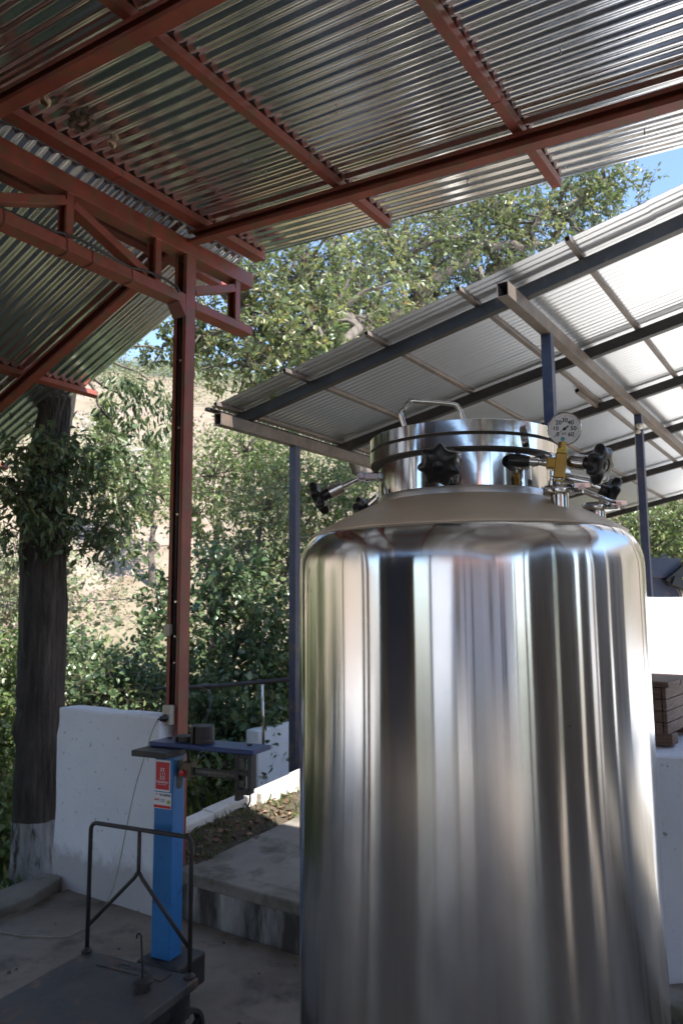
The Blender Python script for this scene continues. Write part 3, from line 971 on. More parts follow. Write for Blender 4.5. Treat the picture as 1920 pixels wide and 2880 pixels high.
b = MB()
q = [mp(1795, 1567), mp(1916, 1570), mp(1906, 1628), mp(1805, 1622)]
qb = [p + np.array([0, .45, 0]) for p in q]
b.add(q + qb, [(0, 3, 2, 1), (4, 5, 6, 7), (0, 1, 5, 4), (1, 2, 6, 5), (2, 3, 7, 6), (3, 0, 4, 7)])
mesh_obj('hopper', b, M['navy'], parent=mach, bevel=.006)
b = MB().add([mp(1855, 1567), mp(1868, 1556), mp(1880, 1568), mp(1855, 1567, .2), mp(1868, 1556, .2), mp(1880, 1568, .2)], [(0, 2, 1), (3, 4, 5), (0, 1, 4, 3), (1, 2, 5, 4)])
mesh_obj('hopper_lug', b, M['navy'], parent=mach)
dc = mp(1848, 1690)
mesh_obj('drum', MB().lathe([(.0, -.25), (.28, -.25), (.30, -.23), (.30, .23), (.28, .25), (0, .25)], dc + np.array([0, .3, 0]), axis=(0, 1, 0), n=40), M['navy'], parent=mach, smooth=40)
b = MB().bar(mp(1872, 1640), mp(1935, 1588), .16, .10)
mesh_obj('chute', b, M['darksteel'], parent=mach, bevel=.006)
b = MB().bar(mp(1885, 1632, -.05), mp(1950, 1660, -.05), .14, .10)
mesh_obj('feed_arm', b, M['darksteel'], parent=mach, bevel=.006)
mesh_obj('pulley', MB().lathe([(0, -.03), (.10, -.03), (.10, .03), (0, .03)], mp(1920, 1712), axis=(0.3, 1, 0), n=24), M['iron'], parent=mach, smooth=40)
for dx in (-.3, .3):
    for dy in (.05, .55):
        mesh_obj('leg', MB().bar((dc[0] + dx, dc[1] + dy, .33), (dc[0] + dx * .8, dc[1] + dy, dc[2] + .02), .06, .06, up=U), M['navy'], parent=mach, bevel=.003)

# pipe rail and wires
rail = thing('pipe_rail', 'rusty horizontal pipe rail in front of the bushes', 'rail', at(660, 2060, 7.35))
ra, rb = at(-260, 2105, 8.0), at(880, 1905, 7.1)
mesh_obj('pipe', MB().tube([at(430, 1940, 7.3), at(600, 1930, 7.25), rb], .020, 8), M['iron'], parent=rail, smooth=True)
mesh_obj('upright', MB().tube([at(741, 2110, 7.35), at(738, 1925, 7.35)], .013, 8), M['fitting'], parent=rail, smooth=True)
mesh_obj('upright', MB().tube([at(505, 2180, 7.3), at(503, 1920, 7.3)], .02, 8), M['iron'], parent=rail, smooth=True)
coil = MB()
cc = at(545, 1985, 7.2)
coil.tube([cc + np.array([.17 * math.cos(t) * (1 - .01 * t), .05 * math.sin(3 * t), .19 * math.sin(t)]) for t in np.linspace(0, 17, 110)], .0032, 5)
mesh_obj('wire_coil', coil, M['rubber'], smooth=True, loc=cc - ZUP * .2, label='loose coil of grey wire hanging on the pipe rail', cat='wire')
fence = thing('wire_fence', 'thin strands of fence wire stretched behind the tree trunk', 'fence', at(300, 2000, 9.5))
for (y0, y1) in ((1540, 1515), (1690, 1655), (1395, 1372)):
    a_, b_ = at(-500, y0 + 28, 9.5), at(1100, y1 - 22, 9.5)
    mid = (a_ + b_) / 2 - ZUP * .06
    mesh_obj('wire', MB().tube([a_, (a_ + mid) / 2 - ZUP * .02, mid, (b_ + mid) / 2 - ZUP * .02, b_], .005, 5), M['iron'], parent=fence)
for px in (-500, 1100):
    p = at(px, 1350, 9.5)
    mesh_obj('fence_post', MB().bar((p[0], p[1], float(gz(p[0], p[1])) - .2), p + ZUP * .1, .09, .09, up=U), M['branch'], parent=fence, bevel=.01)


# ------------------------------------------------------------------ the platform scale
SA = R_(-25.5)
sa = np.array([math.cos(SA), math.sin(SA), 0])
sb = np.array([-math.sin(SA), math.cos(SA), 0])
SC = np.array([-0.698, 3.142, 0])


def sp(a, b, z):
    return SC + a * sa + b * sb + ZUP * z


scale = thing('platform_scale', 'black iron platform scale with bright blue column', 'scale', SC)


def C_(name, b, mat, bevel=0.002, parent=None, **k):
    return mesh_obj(name, b, M[mat], parent=parent or scale, bevel=bevel, **k)


def sbox(a0, a1, b0, b1, z0, z1):
    return MB().box(sp((a0 + a1) / 2, (b0 + b1) / 2, (z0 + z1) / 2), a1 - a0, b1 - b0, z1 - z0, ax=sa, ay=sb)


bed = C_('platform', sbox(-.327, .218, -.86, -.088, .205, .240), 'scalebed', .006)
fr = MB()
for a0, a1, b0, b1 in ((-.30, -.26, -.84, -.10), (.15, .19, -.84, -.10), (-.26, .15, -.84, -.80), (-.26, .15, -.14, -.10)):
    k = sbox(a0, a1, b0, b1, .10, .204)
    fr.add(k.v, k.f)
C_('frame', fr, 'iron', .004)
C_('column_base', sbox(-.085, .115, -.082, .10, .125, .243), 'iron', .01)
# raised name plate cast into the bed
C_('name_plate', sbox(-.20, .115, -.175, -.115, .2405, .2445), 'scalebed', .002, parent=bed)
colm = C_('column', sbox(-.0455, .0455, -.0425, .0345, .243, 1.008), 'blue', .004)
SLX = .0467
slot = MB()
sl = [(.0507, s_, z) for s_, z in [(-.012 + .0, .98), (.014, .98)]]
sv = []
for t in np.linspace(0, math.pi, 10):
    sv.append(sp(SLX, .000 - .018 * math.cos(t), .895 - .018 * math.sin(t)))
sv += [sp(SLX, .018, .99), sp(SLX, -.018, .99)]
slot.add(sv, [tuple(reversed(range(len(sv))))])
C_('slot', slot, 'ink', 0, parent=colm)
C_('cap_plate', sbox(-.115, .055, -.105, .045, 1.010, 1.034), 'iron', .003)
C_('shelf', sbox(-.10, .40, -.017, .118, 1.0355, 1.0545), 'darkblue', .004)
for a_ in (-.06, .33):
    C_('bolt', MB().lathe([(.010, 0), (.010, .006), (.0, .007)], sp(a_, .07, 1.0545), n=8), 'iron', 0, smooth=40)
# beam and its fittings
beam = C_('beam', sbox(.055, .345, .002, .010, .935, .965), 'iron', .001)
tk = MB()
for i in range(31):
    a_ = .125 + i * .006
    k = sbox(a_ - .0006, a_ + .0006, .0005, .0015, .946, .958 if i % 5 else .961)
    tk.add(k.v, k.f)
C_('graduation', tk, 'cream', 0, parent=beam)
C_('poise', sbox(.062, .112, -.014, .026, .925, .985), 'poise', .006)
C_('poise_knob', MB().lathe([(.0, 0), (.012, 0), (.012, .014), (.0, .016)], sp(.075, -.014, .945), axis=-sb, n=14), 'redsign', 0, smooth=40)
C_('beam_hanger', MB().tube([sp(.085, .006, .985), sp(.083, .006, 1.01), sp(.075, .006, 1.034)], .006, 8), 'iron', 0, smooth=True)
br = MB()
for a0, a1, b0, b1, z0, z1 in ((.315, .333, -.012, .03, .86, 1.035), (.372, .388, -.012, .03, .905, 1.035), (.333, .372, -.012, .03, .955, .972), (.333, .38, -.012, .03, .885, .905),
                              (.333, .372, -.01, .028, 1.02, 1.035)):
    k = sbox(a0, a1, b0, b1, z0, z1)
    br.add(k.v, k.f)
C_('bracket', br, 'iron', .003)
C_('balance_ball', MB().tube([sp(.33, .006, .968), sp(.29, .006, .985), sp(.27, .006, .99)], .004, 8), 'iron', 0, smooth=True)
C_('balance_ball', MB().lathe([(.014 * math.sin(t) + 1e-5, -.014 * math.cos(t)) for t in np.linspace(0, math.pi, 9)], sp(.265, .006, .990), n=14), 'iron', 0, smooth=True)
C_('pan_hook', MB().tube([sp(.375, .006, .905), sp(.375, .006, .86), sp(.365, .006, .84), sp(.35, .006, .85)], .004, 6), 'iron', 0, smooth=True)
# guard hoop
hz = 0.735
hp = [sp(-.312, -.105, .242), sp(-.312, -.105, hz - .03)]
hp += [sp(-.312 + .03 * (1 - math.cos(t)), -.105, hz - .03 + .03 * math.sin(t)) for t in np.linspace(.3, math.pi / 2, 5)]
hp += [sp(.188 - .03 * (1 - math.sin(t)), -.105, hz - .03 + .03 * math.cos(t)) for t in np.linspace(0, math.pi / 2, 6)]
hp += [sp(.188, -.105, .242)]
C_('guard_hoop', MB().tube(hp, .0085, 10), 'iron', 0, smooth=True)
C_('hoop_brace', MB().tube([sp(-.062, -.105, hz - .004), sp(-.062, -.105, .60), sp(-.062, -.105, .565)], .0075, 10), 'iron', 0, smooth=True)
for s_ in (-1, 1):
    C_('hoop_brace', MB().tube([sp(-.062 + s_ * .004, -.105, .574), sp(-.062 + s_ * .02, -.105, .553), sp(-.062 + s_ * .243, -.105, .345)], .0075, 10), 'iron', 0, smooth=True)
for a_ in (-.312, .188):
    C_('hoop_foot', MB().lathe([(.022, 0), (.022, .006), (.012, .014), (.010, .02)], sp(a_, -.105, .2405), n=14), 'iron', 0, smooth=40)


# wheels: rim with spokes
def wheel(a_, b_, r=.088):
    o = sp(a_, b_, r)
    w = C_('wheel', MB().lathe([(r - .014, -.016), (r, -.016), (r, .016), (r - .014, .016)], o, axis=sa, n=36, closed=True), 'iron', 0, smooth=40)
    s_ = MB()
    for k in range(4):
        t = k * math.pi / 2 + .4
        d = sb * math.cos(t) + ZUP * math.sin(t)
        s_.bar(o + d * .012, o + d * (r - .012), .012, .012, up=sa)
    s_.lathe([(.018, -.022), (.018, .022)], o, axis=sa, n=16)
    C_('spokes', s_, 'iron', 0, parent=w)


for a_ in (.238, -.345):
    for b_ in (-.185, -.74):
        wheel(a_, b_)
for b_ in (-.185, -.74):
    C_('axle', MB().tube([sp(-.37, b_, .088), sp(.262, b_, .088)], .011, 10), 'iron', 0, smooth=True)
    C_('axle_bracket', sbox(.155, .186, b_ - .03, b_ + .03, .06, .11), 'iron', .003)


def text(s_, size, mat, parent, o, right, up, name='lettering', ext=.0004, align='CENTER', bold=0.0):
    cu_ = bpy.data.curves.new('t', 'FONT')
    cu_.body = s_
    cu_.size = size
    cu_.align_x = align
    cu_.align_y = 'CENTER'
    cu_.extrude = ext
    cu_.offset = bold
    cu_.resolution_u = 3
    to = bpy.data.objects.new('t', cu_)
    COL.objects.link(to)
    dg = bpy.context.evaluated_depsgraph_get()
    me = bpy.data.meshes.new_from_object(to.evaluated_get(dg))
    bpy.data.objects.remove(to)
    right, up = nrm(right), nrm(up)
    n = np.cross(right, up)
    co_ = np.array([v_.co[:] for v_ in me.vertices])
    P = np.asarray(o) + co_[:, :1] * right + co_[:, 1:2] * up + co_[:, 2:3] * n
    m_ = MB()
    m_.v = [tuple(p) for p in P]
    m_.f = [tuple(p.vertices) for p in me.polygons]
    return mesh_obj(name, m_, mat, parent=parent)


FB = -.0425
# red sign
sg = C_('red_sign', sbox(-.041, .033, FB - .0016, FB - .0003, .872, .992), 'white', 0)
C_('sign_field', sbox(-.037, .029, FB - .0026, FB - .0017, .879, .985), 'redsign', 0, parent=sg)
y_ = FB - .0032
lg = MB()
ring = [(.011 * math.sin(t), .0 + .013 * math.cos(t)) for t in np.linspace(0, 6.283, 22)]
lg.tube([sp(-.004 + x, y_, .940 + z) for x, z in ring], .0011, 5)
for x0, z0, x1, z1 in ((-.018, .920, .010, .920), (-.014, .961, .006, .961), (-.010, .952, -.010, .962), (.002, .952, .002, .962), (-.014, .922, -.011, .932), (.006, .922, .003, .932), (-.004, .945, -.004, .935)):
    lg.bar(sp(x0, y_, z0), sp(x1, y_, z1), .0012, .0022, up=(0, 0, 1) if x0 != x1 else sa)
C_('sign_emblem', lg, 'white', 0, parent=sg)
text('TECNIPESA', .0115, M['white'], sg, sp(-.004, y_, .9075), sa, ZUP, bold=.0002)
text('TECNOLOGIA EN PESO', .0042, M['white'], sg, sp(-.004, y_, .8985), sa, ZUP)
st = C_('sticker', sbox(-.046, .040, FB - .0016, FB - .0003, .806, .868), 'white', 0)
text('TECNIPESA', .0115, M['ink'], st, sp(.010, FB - .0024, .858), sa, ZUP, bold=.0002)
text('Tecnologia\nen pesaje', .006, M['blueink'], st, sp(-.004, FB - .0024, .838), sa, ZUP)
C_('sticker_band', sbox(-.045, .039, FB - .0024, FB - .0017, .808, .819), 'redsign', 0, parent=st)
em = MB()
for x0, z0, x1, z1 in ((-.041, .838, -.021, .838), (-.038, .845, -.038, .838), (-.024, .845, -.024, .838), (-.036, .860, -.027, .860)):
    em.bar(sp(x0, FB - .0022, z0), sp(x1, FB - .0022, z1), .0012, .004, up=(0, 0, 1) if x0 != x1 else sa)
C_('sticker_emblem', em, 'redsign', 0, parent=st)
C_('sticker_picture', MB().lathe([(.0, 0), (.008, 0), (.008, .0006), (0, .0006)], sp(.028, FB - .0017, .833), axis=-sb, n=14), 'greenink', 0, parent=st)
text('TECNIPESA', .036, M['scalebed'], bed, sp(-.042, -.145, .2450), sa, sb, ext=.0014, bold=.0008)
text('0  1  2  3  4  5  6  7  8  9', .008, M['cream'], beam, sp(.225, .0012, .941), sa, ZUP)


# weights on the shelf and the loose hanger
def slotted(name, label, pos, r, h, n=28):
    prof = [(0, 0), (r, 0), (r * 1.01, h * .08), (r * 1.01, h * .92), (r, h), (0, h)]

    def fn(rad, hh, t):
        return rad * (1 if abs(((t - 1.0 + math.pi) % (2 * math.pi)) - math.pi) > .12 else .25)
    return mesh_obj(name, MB().lathe(prof, pos, n=n * 2, fn=fn), M['iron'], smooth=40, loc=pos, label=label, cat='weight', group='scale weights')


slotted('scale_weight', 'thick slotted iron weight topping the stack on the blue shelf', sp(.122, .045, 1.0727), .047, .050)
slotted('scale_weight', 'thin iron weight at the bottom of the stack on the blue shelf', sp(.122, .045, 1.0547), .048, .0175)
slotted('scale_weight', 'flat brownish iron weight lying alone on the blue shelf', sp(.028, .05, 1.0547), .040, .021)
ch = thing('weight_hanger', 'iron counterweight with hooked rod standing on the scale platform', 'weight', sp(-.056, -.30, .2405))
hq = on_z(401, 2785, .2405)
ORIGIN[ch] = hq
ch.location = tuple(hq)
mesh_obj('body', MB().lathe([(0, 0), (.027, 0), (.029, .004), (.030, .022), (.037, .025), (.037, .035), (.034, .038), (.010, .042), (0, .043)], hq, n=28), M['iron'], parent=ch, smooth=40)
rodp = [hq + ZUP * .04, hq + ZUP * .12 - sa * .006, hq + ZUP * .175 - sa * .011]
rodp += [hq - sa * (.011 + .0105 - .0105 * math.cos(t)) + ZUP * (.175 + .0) + ZUP * .012 * math.sin(t) for t in np.linspace(.3, math.pi * 1.15, 9)]
mesh_obj('rod', MB().tube(rodp, .0036, 8), M['iron'], parent=ch, smooth=True)


# ------------------------------------------------------------------ the tank
TC = np.array([0.299, 1.811, 0.0])
TD = nrm(-TC)                       # toward the camera
TS = np.array([-TD[1], TD[0], 0])   # to the right in the picture


def tp(r, th, z):
    """point round the tank: th degrees from the camera side, positive to the right"""
    t = R_(th)
    return TC + r * (math.cos(t) * TD + math.sin(t) * TS) + ZUP * z


def tdir(th):
    t = R_(th)
    return math.cos(t) * TD + math.sin(t) * TS


tank = thing('steel_tank', 'tall brushed stainless steel pressure tank with bolted manhole', 'tank', TC)


def T_(name, b, mat, bevel=0, smooth=40, parent=None):
    return mesh_obj(name, b, M[mat], parent=parent or tank, bevel=bevel, smooth=smooth)


rr_ = random.Random(3)
KS = [(k, rr_.uniform(0, 6.28), rr_.uniform(.4, 1.0), rr_.uniform(-.5, .5)) for k in (3, 5, 8, 11, 14, 17, 21, 26, 31, 37)]
DENT = [(rr_.uniform(0, 6.28), rr_.uniform(.05, .12), rr_.uniform(-.004, .0035), 1.735 + rr_.uniform(-.02, .02)) for _ in range(26)]
_a = np.cross(ZUP, np.array([0, 1, 0.]))
T0 = math.atan2(np.cross(_a, TD)[2], _a @ TD)      # lathe angle of the camera side
DENT += [(T0 + R_(9), .10, -.007, 1.742), (T0 + R_(24), .075, .0045, 1.738), (T0 + R_(31), .06, -.005, 1.745), (T0 - R_(16), .08, -.005, 1.75), (T0 - R_(40), .1, .004, 1.74)]


def tankfn(r, h, t):
    d = sum(a_ * .0075 / (k ** 1.25) * math.sin(k * t + ph + sl_ * h * 2) for k, ph, a_, sl_ in KS) * .11
    for c_, w_, am, zc_ in DENT:
        q_ = (t - c_ + math.pi) % (2 * math.pi) - math.pi
        d += .55 * am * math.exp(-(q_ / w_) ** 2 - ((h - zc_) / .028) ** 2)
    return r + d * min(1, r / .3)


RT = 0.40
prof = [(.30, .30), (.38, .33), (RT, .36)] + [(RT, z) for z in np.linspace(.42, 1.66, 18)] + \
       [(RT, 1.675), (.3995, 1.69), (.3980, 1.705), (.3945, 1.7205), (.3890, 1.7345), (.3820, 1.7460), (.3740, 1.7555), (.3655, 1.7630)]
body = T_('body', MB().lathe(prof, TC, n=288, fn=tankfn), 'brushed', smooth=True)


def domefn(r, h, t):
    if r < .31:
        return r
    return r + .0020 * math.sin(7 * t + 1) * (r - .31) / .06 + .0013 * math.sin(19 * t + .4) * (r - .31) / .06 + tankfn(r, 1.763, t) - r


dp = [(.3675, 1.7620), (.3670, 1.7655)] + [(r_, 1.8445 + (.0424 - r_ * r_) / 1.17) for r_ in np.linspace(.362, .206, 14)]
T_('dome', MB().lathe(dp, TC, n=144, fn=domefn), 'dome', smooth=True)
# manhole neck, flange, lid
T_('neck', MB().lathe([(.2080, 1.8585), (.2080, 1.9375)], TC, n=128), 'polished')
T_('neck_weld', MB().lathe([(.2105, 1.836), (.2105, 1.8445), (.2092, 1.853), (.2083, 1.8585), (.2070, 1.860)], TC, n=128), 'satin')
T_('neck_seal', MB().lathe([(.2075, 1.9335), (.2185, 1.9335), (.2262, 1.936), (.2262, 1.9402), (.20, 1.9402)], TC, n=96), 'seal')  # added dark ring imitating the dark seam recessed under the flange
T_('neck_flange', MB().lathe([(.20, 1.9402), (.2272, 1.9402), (.2278, 1.9408), (.2278, 1.9655), (.2272, 1.966), (.20, 1.966)], TC, n=128), 'polished')
T_('gasket', MB().lathe([(.20, 1.966), (.2235, 1.966), (.2248, 1.9695), (.2235, 1.973), (.20, 1.973)], TC, n=96), 'seal')
lid = T_('lid', MB().lathe([(.19, 1.973), (.2272, 1.973), (.2278, 1.9736), (.2278, 1.9992), (.2270, 2.000), (.205, 2.0005)], TC, n=128), 'polished')
T_('lid_dome', MB().lathe([(.206, 2.0003), (.17, 2.012), (.13, 2.0215), (.09, 2.028), (.045, 2.0325), (.0001, 2.034)], TC, n=96), 'dome', parent=lid, smooth=True)
# lifting handle on the lid
ha, hb_ = tp(.180, -46, 2.006), tp(.085, -8, 2.026)
hd = hb_ - ha
hl = np.linalg.norm(hd)
hd /= hl
hw = MB()
hpts = [ha, ha - hd * .012 + ZUP * .040]
hpts += [ha + hd * (.004 + .016 * (1 - math.cos(t))) + ZUP * (.040 + .026 * math.sin(t)) - hd * .012 * (1 - t / 1.57) for t in np.linspace(.35, 1.57, 5)]
hpts += [hb_ - hd * (.014) + ZUP * (.066 - .018), hb_ + hd * .004 + ZUP * .036, hb_ + hd * .014 + ZUP * .012, hb_ + hd * .018 - ZUP * .004]
sm = []
for i in range(len(hpts) - 1):
    p0, p1, p2, p3 = hpts[max(i - 1, 0)], hpts[i], hpts[i + 1], hpts[min(i + 2, len(hpts) - 1)]
    for t in np.linspace(0, 1, 5, endpoint=False):
        sm.append(0.5 * (2 * p1 + (p2 - p0) * t + (2 * p0 - 5 * p1 + 4 * p2 - p3) * t * t + (3 * p1 - p0 - 3 * p2 + p3) * t ** 3))
sm.append(hpts[-1])
T_('lifting_handle', hw.tube(sm, .0058, 12), 'fitting', parent=lid, smooth=True)


# swing-bolt clamps with star knobs
def star_knob(o, axis, up, r=.0455, h=.024, lobes=7, spin=0.0):
    axis = nrm(axis)
    a_ = nrm(np.cross(up, axis))
    b_ = np.cross(axis, a_)
    n = lobes * 12
    m_ = MB()
    rows = [(.30, -.004), (.34, 0), (.80, .001), (.93, .004), (.98, .010), (.96, .016), (.86, .021), (.5, .0245), (.30, .0245), (.285, .023), (.0, .0235)]
    for q_, hh in rows:
        for k in range(n):
            t = 2 * math.pi * k / n + spin
            c_ = math.cos(lobes * (t - spin))
            f_ = (0.80 + .20 * (abs((c_ + 1) / 2)) ** 1.7) if q_ > .6 else 1.0
            m_.v.append(tuple(np.asarray(o) + axis * hh * h / .022 + r * q_ * f_ * (math.cos(t) * a_ + math.sin(t) * b_)))
    for i in range(len(rows) - 1):
        for k in range(n):
            k2 = (k + 1) % n
            m_.f.append((i * n + k, i * n + k2, (i + 1) * n + k2, (i + 1) * n + k))
    m_.f.append(tuple(reversed(range(n))))
    return m_


def clamp(th, drop, yaw=0.0, spin=0.0, hz_=1.917):
    out_ = tdir(th)
    side = np.cross(ZUP, out_)
    hinge = tp(.2085 + .040, th, hz_)
    cl = T_('clamp', MB().box(tp(.2075 + .0235, th, hz_), .050, .026, .018, ax=out_), 'fitting', bevel=.003, smooth=False)
    T_('hinge_pin', MB().lathe([(.0, -.021), (.0065, -.021), (.0085, -.017), (.0085, .017), (.0065, .021), (0, .021)], hinge, axis=side, n=16), 'fitting', parent=cl)
    d = nrm(nrm(out_ * math.cos(yaw) + side * math.sin(yaw)) * math.cos(drop) - ZUP * math.sin(drop))
    T_('eye', MB().lathe([(.006, -.008), (.0125, -.008), (.0125, .008), (.006, .008)], hinge, axis=side, n=20), 'fitting', parent=cl)
    T_('bolt', MB().tube([hinge + d * .008, hinge + d * .06], .0058, 12), 'fitting', parent=cl)
    s0 = hinge + d * .052
    T_('sleeve', MB().lathe([(.006, 0), (.0155, 0), (.0165, .001), (.0165, .036), (.0155, .037), (.008, .037)], s0, axis=d, n=28), 'fitting', parent=cl)
    T_('knob_neck', MB().lathe([(.010, .036), (.0145, .0365), (.0135, .052), (.015, .058)], s0, axis=d, n=24), 'blackplastic', parent=cl)
    T_('knob', star_knob(s0 + d * .055, d, ZUP, spin=spin), 'blackplastic', parent=cl, smooth=50)
    T_('knob_cap', MB().lathe([(.0, .0), (.0105, 0), (.0105, .0016), (.009, .0026), (0, .003)], s0 + d * .0785, axis=d, n=20), 'blackplastic', parent=cl)


clamp(-86, R_(24), R_(-6), .2)
clamp(-6, R_(20), R_(-5), .5)
clamp(49, R_(14), R_(4), .1)
clamp(100, R_(24), 0, .3)
clamp(-130, R_(26), 0, .3)
clamp(176, R_(20), 0, .3)


def ferrule(th, r, z0, h, name='ferrule', r1=.0235):
    o = tp(r, th, z0)
    f = T_(name, MB().lathe([(.019, -.02), (.019, h - .004), (.0225, h), (.0252, h + .003), (.0252, h + .006), (.0225, h + .009), (.004, h + .0095)], o, n=36), 'fitting')
    T_('clamp_ring', MB().lathe([(.0235, h - .006), (.0325, h - .005), (.034, h - .002), (.034, h + .010), (.0325, h + .013), (.0235, h + .014)], o, n=36), 'fitting', parent=f)
    s_ = nrm(TS * .9 + TD * .43)
    T_('clamp_lug', MB().box(o + s_ * .040 + ZUP * (h + .004), .020, .016, .018, ax=s_), 'fitting', parent=f, bevel=.002, smooth=False)
    T_('wing_nut', MB().lathe([(.0, 0), (.006, 0), (.006, .018), (0, .018)], o + s_ * .044 + ZUP * (h + .004) + TD * .008, axis=TD, n=12), 'fitting', parent=f)
    wn = MB()
    wn.box(o + s_ * .046 + TD * .020 + ZUP * (h + .008), .034, .004, .013, ax=nrm(s_ - TD * .5))
    T_('wing', wn, 'fitting', parent=f, bevel=.0015, smooth=False)
    return o, h


o1, h1 = ferrule(44.5, .285, 1.8100, .026)
o2, h2 = ferrule(84, .305, 1.8020, .018)
# pressure gauge assembly on the first ferrule
gauge = T_('gauge_stem', MB().lathe([(.0055, 0), (.0055, .018), (.010, .018), (.010, .024), (.008, .024)], o1 + ZUP * (h1 + .009), n=20), 'fitting')
lean = nrm(ZUP * 1.0 + TS * .15)
tb = o1 + ZUP * (h1 + .031)
gv = nrm(-(tb + lean * .12 - EYE))           # the dial faces the viewer's side
gr = nrm(np.cross(ZUP, gv))
side_a = nrm(gr - lean * (gr @ lean))
side_b = np.cross(lean, side_a)
tee = T_('brass_tee', MB().box(tb + lean * .026, .024, .024, .056, ax=side_a, ay=-side_b if np.cross(side_a, -side_b) @ lean > 0 else side_b), 'brass', bevel=.003, smooth=False)
T_('tee_arm', MB().box(tb + lean * .030 - side_a * .017, .024, .0225, .024, ax=side_a, ay=-side_b if np.cross(side_a, -side_b) @ lean > 0 else side_b), 'brass', parent=tee, bevel=.003, smooth=False)
T_('thread_tape', MB().lathe([(.0085, -.008), (.0085, .0005)], tb, axis=lean, n=18), 'ptfe', parent=tee)
T_('thread_tape', MB().lathe([(.0105, .054), (.0105, .064)], tb, axis=lean, n=18), 'ptfe', parent=tee)
T_('gauge_shank', MB().lathe([(.0095, .063), (.0095, .078)], tb, axis=lean, n=6), 'brass', parent=tee)
va_ = -side_a
vo = tb + lean * .031 - side_a * .028
T_('valve_nut', MB().lathe([(.0, 0), (.0085, 0), (.0085, .007), (.0075, .009), (.0075, .016), (.0095, .018), (.0095, .036), (.008, .037)], vo, axis=va_, n=20), 'fitting')
vc_ = T_('valve_cap', MB().lathe([(.0105, .036), (.0118, .038), (.0138, .050), (.0138, .078), (.0125, .081), (.0, .0815)], vo, axis=va_, n=48,
                                fn=lambda r, h, t: r * (1 + (.035 * math.cos(16 * t) if h > .045 and r > .01 else 0))), 'blackplastic')
gc = tb + lean * .108
GR = .0345
pg = T_('pressure_gauge', MB().lathe([(.0, -.014), (GR * .92, -.014), (GR * .96, -.010), (GR, .004), (GR * 1.03, .007), (GR * 1.03, .0105), (GR * .985, .012), (GR * .955, .0115), (GR * .95, .008),
                                      (.0, .008)], gc, axis=gv, n=64), 'fitting', smooth=35)
T_('dial', MB().lathe([(.0, .0083), (GR * .945, .0083), (GR * .945, .0088), (0, .0089)], gc, axis=gv, n=64), 'dial', parent=pg, smooth=False)
gu = nrm(np.cross(gv, gr))
rot = R_(-4)
gr2, gu2 = gr * math.cos(rot) + gu * math.sin(rot), gu * math.cos(rot) - gr * math.sin(rot)
fo = gc + gv * .0094


def dialp(ang_, r):
    """ang_ clockwise from the top, degrees"""
    t = R_(ang_)
    return fo + r * (math.sin(t) * gr2 + math.cos(t) * gu2)


tk = MB()
tk2 = MB()
for k in range(61):
    an = -131 + k * 262 / 60
    p_, q_ = dialp(an, GR * (.80 if k % 10 else .71)), dialp(an, GR * .86 if k % 10 else GR * .80)
    (tk2 if k % 10 else tk).bar(p_, q_, .0003 if k % 10 else .0007, .0003, up=gv)
T_('major_ticks', tk, 'ink', parent=pg, smooth=False)
T_('minor_ticks', tk2, 'redsign', parent=pg, smooth=False)
for k in range(7):
    text(str(k * 10), .0126, M['ink'], pg, dialp(-131 + k * 262 / 6, GR * .525), gr2, gu2, 'numeral', ext=.0002, bold=.00025)
text('psi', .0092, M['ink'], pg, fo - gu2 * GR * .27 - gr2 * .0005, gr2, gu2, 'unit', ext=.0002)
nd = MB()
na_ = -128
n0, n1 = dialp(na_, GR * .78) + gv * .0012, dialp(na_ + 180, GR * .30) + gv * .0012
nd.bar(n0, fo + gv * .0012, .0009, .0005, up=gv).bar(fo + gv * .0012, n1, .0028, .0005, up=gv)
nd.lathe([(0, .001), (.0035, .001), (.003, .0022), (0, .0026)], fo, axis=gv, n=20)
T_('needle', nd, 'ink', parent=pg, smooth=False)
lf = MB()
for k in range(5):
    an = k * 72 + 20
    t = R_(an)
    c_ = fo - gu2 * GR * .62 - gr2 * .003 + .0028 * (math.sin(t) * gr2 + math.cos(t) * gu2)
    lf.lathe([(0, 0), (.0020, 0), (.0020, .0003), (0, .0003)], c_, axis=gv, n=10)
T_('dial_emblem', lf, 'teal', parent=pg, smooth=False)
# loose lever piece by the second ferrule
T_('lever', MB().tube([tp(.25, 72, 1.872), tp(.30, 74, 1.845), tp(.345, 78, 1.828)], [.005, .006, .004], 10), 'fitting', smooth=True)
T_('drain_tee', MB().tube([tp(.262, 56, 1.878), tp(.315, 60, 1.862)], .012, 16), 'fitting', smooth=40)
for th in (45, 135, 225, 315):
    T_('leg', MB().tube([tp(.31, th, .36), tp(.33, th, .0)], .03, 14), 'fitting')
    T_('foot_plate', MB().lathe([(.0, 0), (.06, 0), (.06, .01), (0, .012)], tp(.33, th, .0), n=20), 'fitting')


